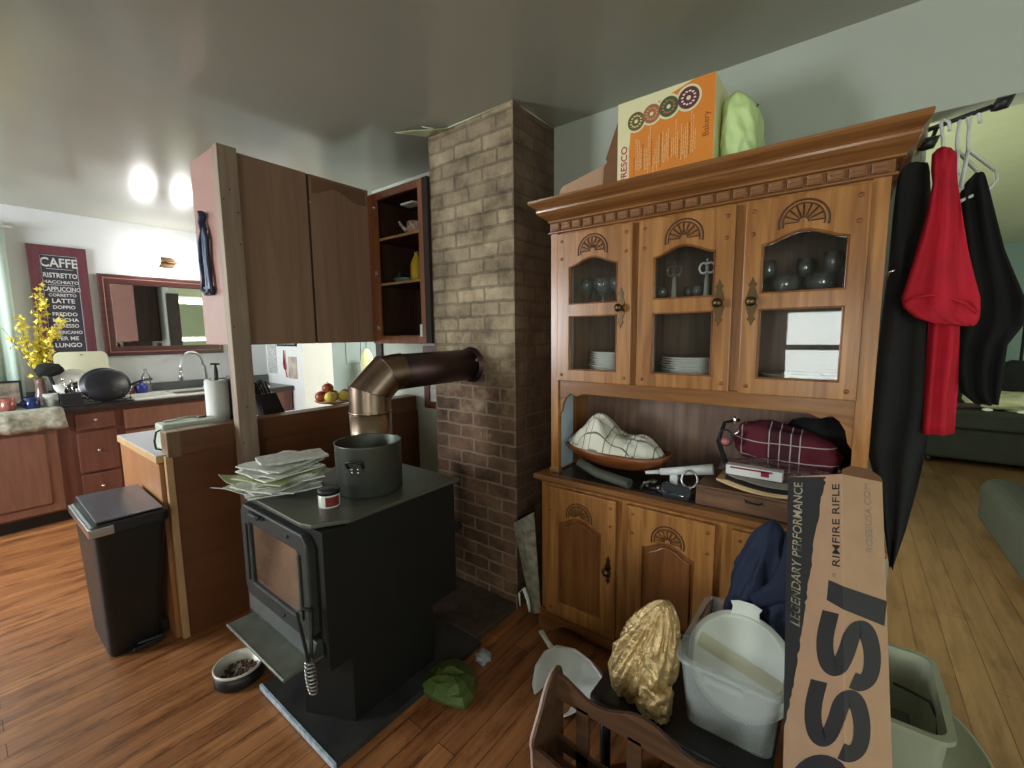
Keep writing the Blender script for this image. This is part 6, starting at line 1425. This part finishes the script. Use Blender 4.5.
# ------------------------------------------------------------------ rod, hangers and clothes in the opening
rd = thing('tension_rod', 'black curtain rod with leaf shaped finials across the opening to the living room', 'curtain rod', (2.0, -.25, 2.1))
RA, RB = at(928, 130, x=1.985), at(992, 106.5, x=1.985)
MB().tube([RA, RB], .007).build('rod', BLK, rd)
for c_, sg in ((RB + Vector((0, -.022, .004)), 1), (at(929, 143, x=1.9), 1)):
    q = MB(); q.lathe([(0, -.030), (.010, -.022), (.022, 0), (.012, .014), (0, .030)], c_, 4, M=Vector((-.1, -.75, .5)).normalized().to_track_quat('Z', 'Y').to_matrix()); q.build('finial', BLK, rd)
MB().tube([Vector((XE, RA.y - .02, RA.z)), Vector((1.985, RA.y - .02, RA.z))], .006).build('bracket', BLK, rd)
def cloth_rows(name, rows, x, mt, parent=None, thick=.03, ripple=.006, nf=5, sh=0, seed=1, n=28):
    """garment from rows (left px, right px, y px); front and back bulge like hanging cloth"""
    q = MB(); rings = []
    pr_ = []
    for i in range(len(rows) - 1):
        for k in range(4): t = k / 4; pr_.append(tuple(rows[i][m_] * (1 - t) + rows[i + 1][m_] * t for m_ in range(3)))
    pr_.append(rows[-1]); m_ = len(pr_)
    for r_, (pl_, pr2, py) in enumerate(pr_):
        L_, R_ = at(pl_, py, x=x), at(pr2, py, x=x); zz = (L_.z + R_.z) / 2; t_r = r_ / (m_ - 1)
        for k in range(n):
            a_ = 2 * math.pi * k / n; c_, s_ = math.cos(a_), math.sin(a_); f = (1 - c_) / 2
            f = .5 - .5 * c_; p_ = L_.lerp(R_, f)
            wv = ripple * math.sin(f * nf * math.pi + seed + t_r * 2) * min(1, t_r * 3) * (1 if s_ < 0 else .5) + ripple * fbm((f * 3, t_r * 4, seed), 1.5, seed)
            p_.x += thick * s_ * (abs(math.sin(a_)) ** -.3 if abs(s_) > .05 else 1) * .9 + wv
            rings.append(p_)
    fs = [(i * n + k, i * n + (k + 1) % n, (i + 1) * n + (k + 1) % n, (i + 1) * n + k) for i in range(m_ - 1) for k in range(n)] + [tuple(range(n)), tuple((m_ - 1) * n + k for k in range(n))]
    q.add(rings, fs, 0, True); return q.build(name, mt, parent)
o = cloth_rows('dark_trousers', [(903, 928, 163), (898, 930, 172), (893, 932, 215), (888, 936, 270), (880, 936, 330), (872, 934, 400), (867, 926, 450), (876, 918, 485), (884, 906, 530), (889, 894, 566)], 1.93, DRESS, thick=.016, ripple=.014, nf=4)
setp(o, 'charcoal grey garment hanging from the left end of the rod beside the hutch', 'garment')
MB().tube([at(887, 281, x=1.90), at(889, 272, x=1.895), at(896, 270, x=1.89)], .004).build('clip', CHROME, o)
q = MB(); cs2 = [(931, 118, 915, 142), (926, 135, 906, 165), (921, 160, 896, 205), (914, 200, 890, 260), (905, 260, 886, 320)]
vs = []
for a0, b0, a1, b1 in cs2: vs += [at(a0, b0, x=1.97), at((a0 + a1) / 2 - 3, (b0 + b1) / 2, x=1.95), at(a1, b1, x=1.975)]
q.add(vs, [(3 * k + j, 3 * k + j + 1, 3 * k + j + 4, 3 * k + j + 3) for k in range(4) for j in range(2)], 0, True)
o = q.build('sage_scarf', mat('sage_cloth', lin(150, 158, 128), .9), solid=.006, sub=1); setp(o, 'narrow sage coloured cloth hanging between the hutch cornice and the charcoal garment', 'scarf')
rdg = thing('red_shirt', 'crimson folded shirt draped on a white hanger under the rod', 'shirt', (1.95, -.25, 1.15))
cloth_rows('shirt_tail', [(932, 966, 250), (930, 964, 290), (928, 960, 330), (925, 958, 380), (922, 955, 434)], 1.90, REDC, rdg, .014, .012, 4)
cloth_rows('shirt_body', [(937, 952, 149), (932, 957, 154), (931, 957, 170), (932, 958, 184), (926, 962, 215), (916, 968, 250), (907, 975, 280), (901, 980, 298), (903, 980, 308), (915, 979, 318), (935, 976, 324), (955, 972, 326)], 1.865, REDC, rdg, .024, .013, 4, 0, 3)
q = MB(); q.tube([at(*p, x=1.838) for p in ((903, 303), (915, 297), (932, 295), (950, 298), (966, 304), (977, 313))], [.004] * 6, 8); q.build('folded_hem', REDC, rdg)
o = cloth_rows('black_coat', [(974, 984, 174), (966, 986, 182), (959, 990, 195), (959, 996, 220), (960, 1004, 250), (962, 1018, 285), (962, 1024, 302), (958, 1022, 325), (956, 1006, 345), (956, 1002, 370), (960, 1000, 392), (975, 998, 404)], 2.02, BLKC, thick=.03, ripple=.014)
setp(o, 'black coat on a white hanger, rightmost of the hanging clothes', 'coat')
q = MB(); q.add([], []); cloth_rows('black_sleeve', [(958, 970, 330), (957, 968, 380), (957, 966, 402)], 2.02, BLKC, o, .02) if False else None
def hanger(x, hook_px, hook_top, neck, lsh, rsh, lab):
    h_ = thing('clothes_hanger', lab, 'hanger', tuple(at(*neck, x=x)), group='white plastic hangers on the rod')
    q = MB(); top = at(*hook_top, x=x); nk = at(*neck, x=x)
    q.tube([nk, at(neck[0], (neck[1] + hook_top[1]) / 2 + 6, x=x), at(hook_top[0] - 3, hook_top[1] + 4, x=x), top, at(hook_top[0] + 5, hook_top[1] + 3, x=x), at(hook_top[0] + 6, hook_top[1] + 12, x=x)], .0045, 8); q.build('hook', WHITEP, h_)
    q = MB(); q.tube([at(*lsh, x=x), nk, at(*rsh, x=x + .08)], .006, 8); q.tube([at(*rsh, x=x + .08), at(rsh[0] + 2, rsh[1] + 10, x=x + .08), at(rsh[0] - 5, rsh[1] + 18, x=x + .05), at(*lsh, x=x) + Vector((0, 0, -.04))], .005, 8); q.build('shoulders', WHITEP, h_)
hanger(1.93, 0, (944, 119), (943, 152), (934, 160), (952, 158), 'white plastic hanger inside the neck of the crimson shirt')
hanger(1.985, 0, (963, 115), (957, 150), (958, 175), (976, 170), 'white plastic hanger in the middle, between the shirt and the black coat')
hanger(1.985, 0, (974, 111), (968, 150), (961, 188), (995, 170), 'white plastic hanger rightmost on the rod, carrying the black coat')

# ------------------------------------------------------------------ living room
def cushion(name, par, a, b, mt=SOFA, bev=.04): return MB().box(a, b).build(name, mt, par, bevel=bev, seg=4)
so = thing('grey_sofa', 'grey green low sofa at the far end of the living room', 'sofa', (7.1, -1.4, 0))
cushion('sofa_base', so, (6.52, -3.0, .06), (7.5, -.66, .40)); cushion('seat_cushion', so, (6.48, -1.75, .40), (7.3, -.68, .60)); cushion('seat_cushion', so, (6.48, -2.9, .40), (7.3, -1.77, .60)); cushion('backrest', so, (7.3, -3.0, .40), (7.6, -.66, .95))
for x_ in (6.6, 7.45):
    for y_ in (-2.9, -.78): MB().tube([(x_, y_, 0), (x_, y_, .07)], .03).build('leg', BLK, so)
o = cloth_blob('cream_blanket', (6.85, -1.35, .68), (.28, .30, .09), mat('cream_blanket_cloth', lin(196, 194, 160), .9), 4, .05, 6, 4); setp(o, 'crumpled cream blanket lying on the far sofa', 'blanket')
o = cloth_blob('dark_cushion', (7.18, -1.50, .86), (.16, .26, .25), BLKC, 8, .03, 6, 3); setp(o, 'black cushion leaning on the back of the far sofa', 'cushion')
q = MB().tube([(6.6, -.95, .635), (6.75, -1.35, .64)], .03).tube([(6.75, -1.35, .64), (6.7, -1.5, .64)], .018)
o = q.build('dark_folded_throw', mat('dark_throw', lin(62, 50, 44), .9)); setp(o, 'dark rolled throw on the front of the far sofa seat', 'throw')
first = None
for p_ in ((6.55, -1.18), (6.53, -1.42), (6.56, -.86)):
    if first is None: first = MB().ball((0, 0, 0), .035, 2, sc=(1, 1.2, .5)).build('white_scrap', WHITEP, local=True); setp(first, 'small white scrap on the front edge of the far sofa', 'scrap', 'white scraps on the far sofa'); c = first
    else: c = first.copy(); C.objects.link(c)
    c.location = (p_[0], p_[1], .618)
ar = thing('green_armchair', 'grey green upholstered armchair at the right edge of the photo', 'armchair', (4.1, -1.4, 0))
cushion('chair_base', ar, (3.25, -1.9, .06), (4.25, -.93, .26), bev=.03)
q = MB().box((3.18, -1.04, .05), (4.52, -.81, .40)); q.build('armrest', SOFA, ar, bevel=.09, seg=5)
cushion('seat_cushion', ar, (3.45, -1.85, .26), (4.28, -1.05, .44)); cushion('backrest', ar, (3.10, -1.9, .2), (3.45, -1.06, .62), bev=.06)
for x_ in (3.3, 4.15):
    for y_ in (-1.8, -.92): MB().tube([(x_, y_, 0), (x_, y_, .08)], .025).build('leg', BLK, ar)
q = MB().tube([(5.6, -1.55, 2.0), (8.2, -1.55, 2.0)], .02) if False else None
ls = thing('living_floor_lamp', 'dark floor lamp pole standing in the living room by the far wall', 'floor lamp', (7.7, -1.75, 0))
MB().lathe([(0, 0), (.15, 0), (.14, .02), (.014, .04), (.014, 1.7), (0, 1.7)], (7.75, -1.62, 0), 16).build('pole', BLK, ls)
MB().lathe([(.16, 1.62), (.10, 1.85), (.095, 1.85), (.155, 1.62)], (7.75, -1.62, 0), 24).build('lamp_shade', mat('dark_shade', lin(40, 42, 40), .8), ls)
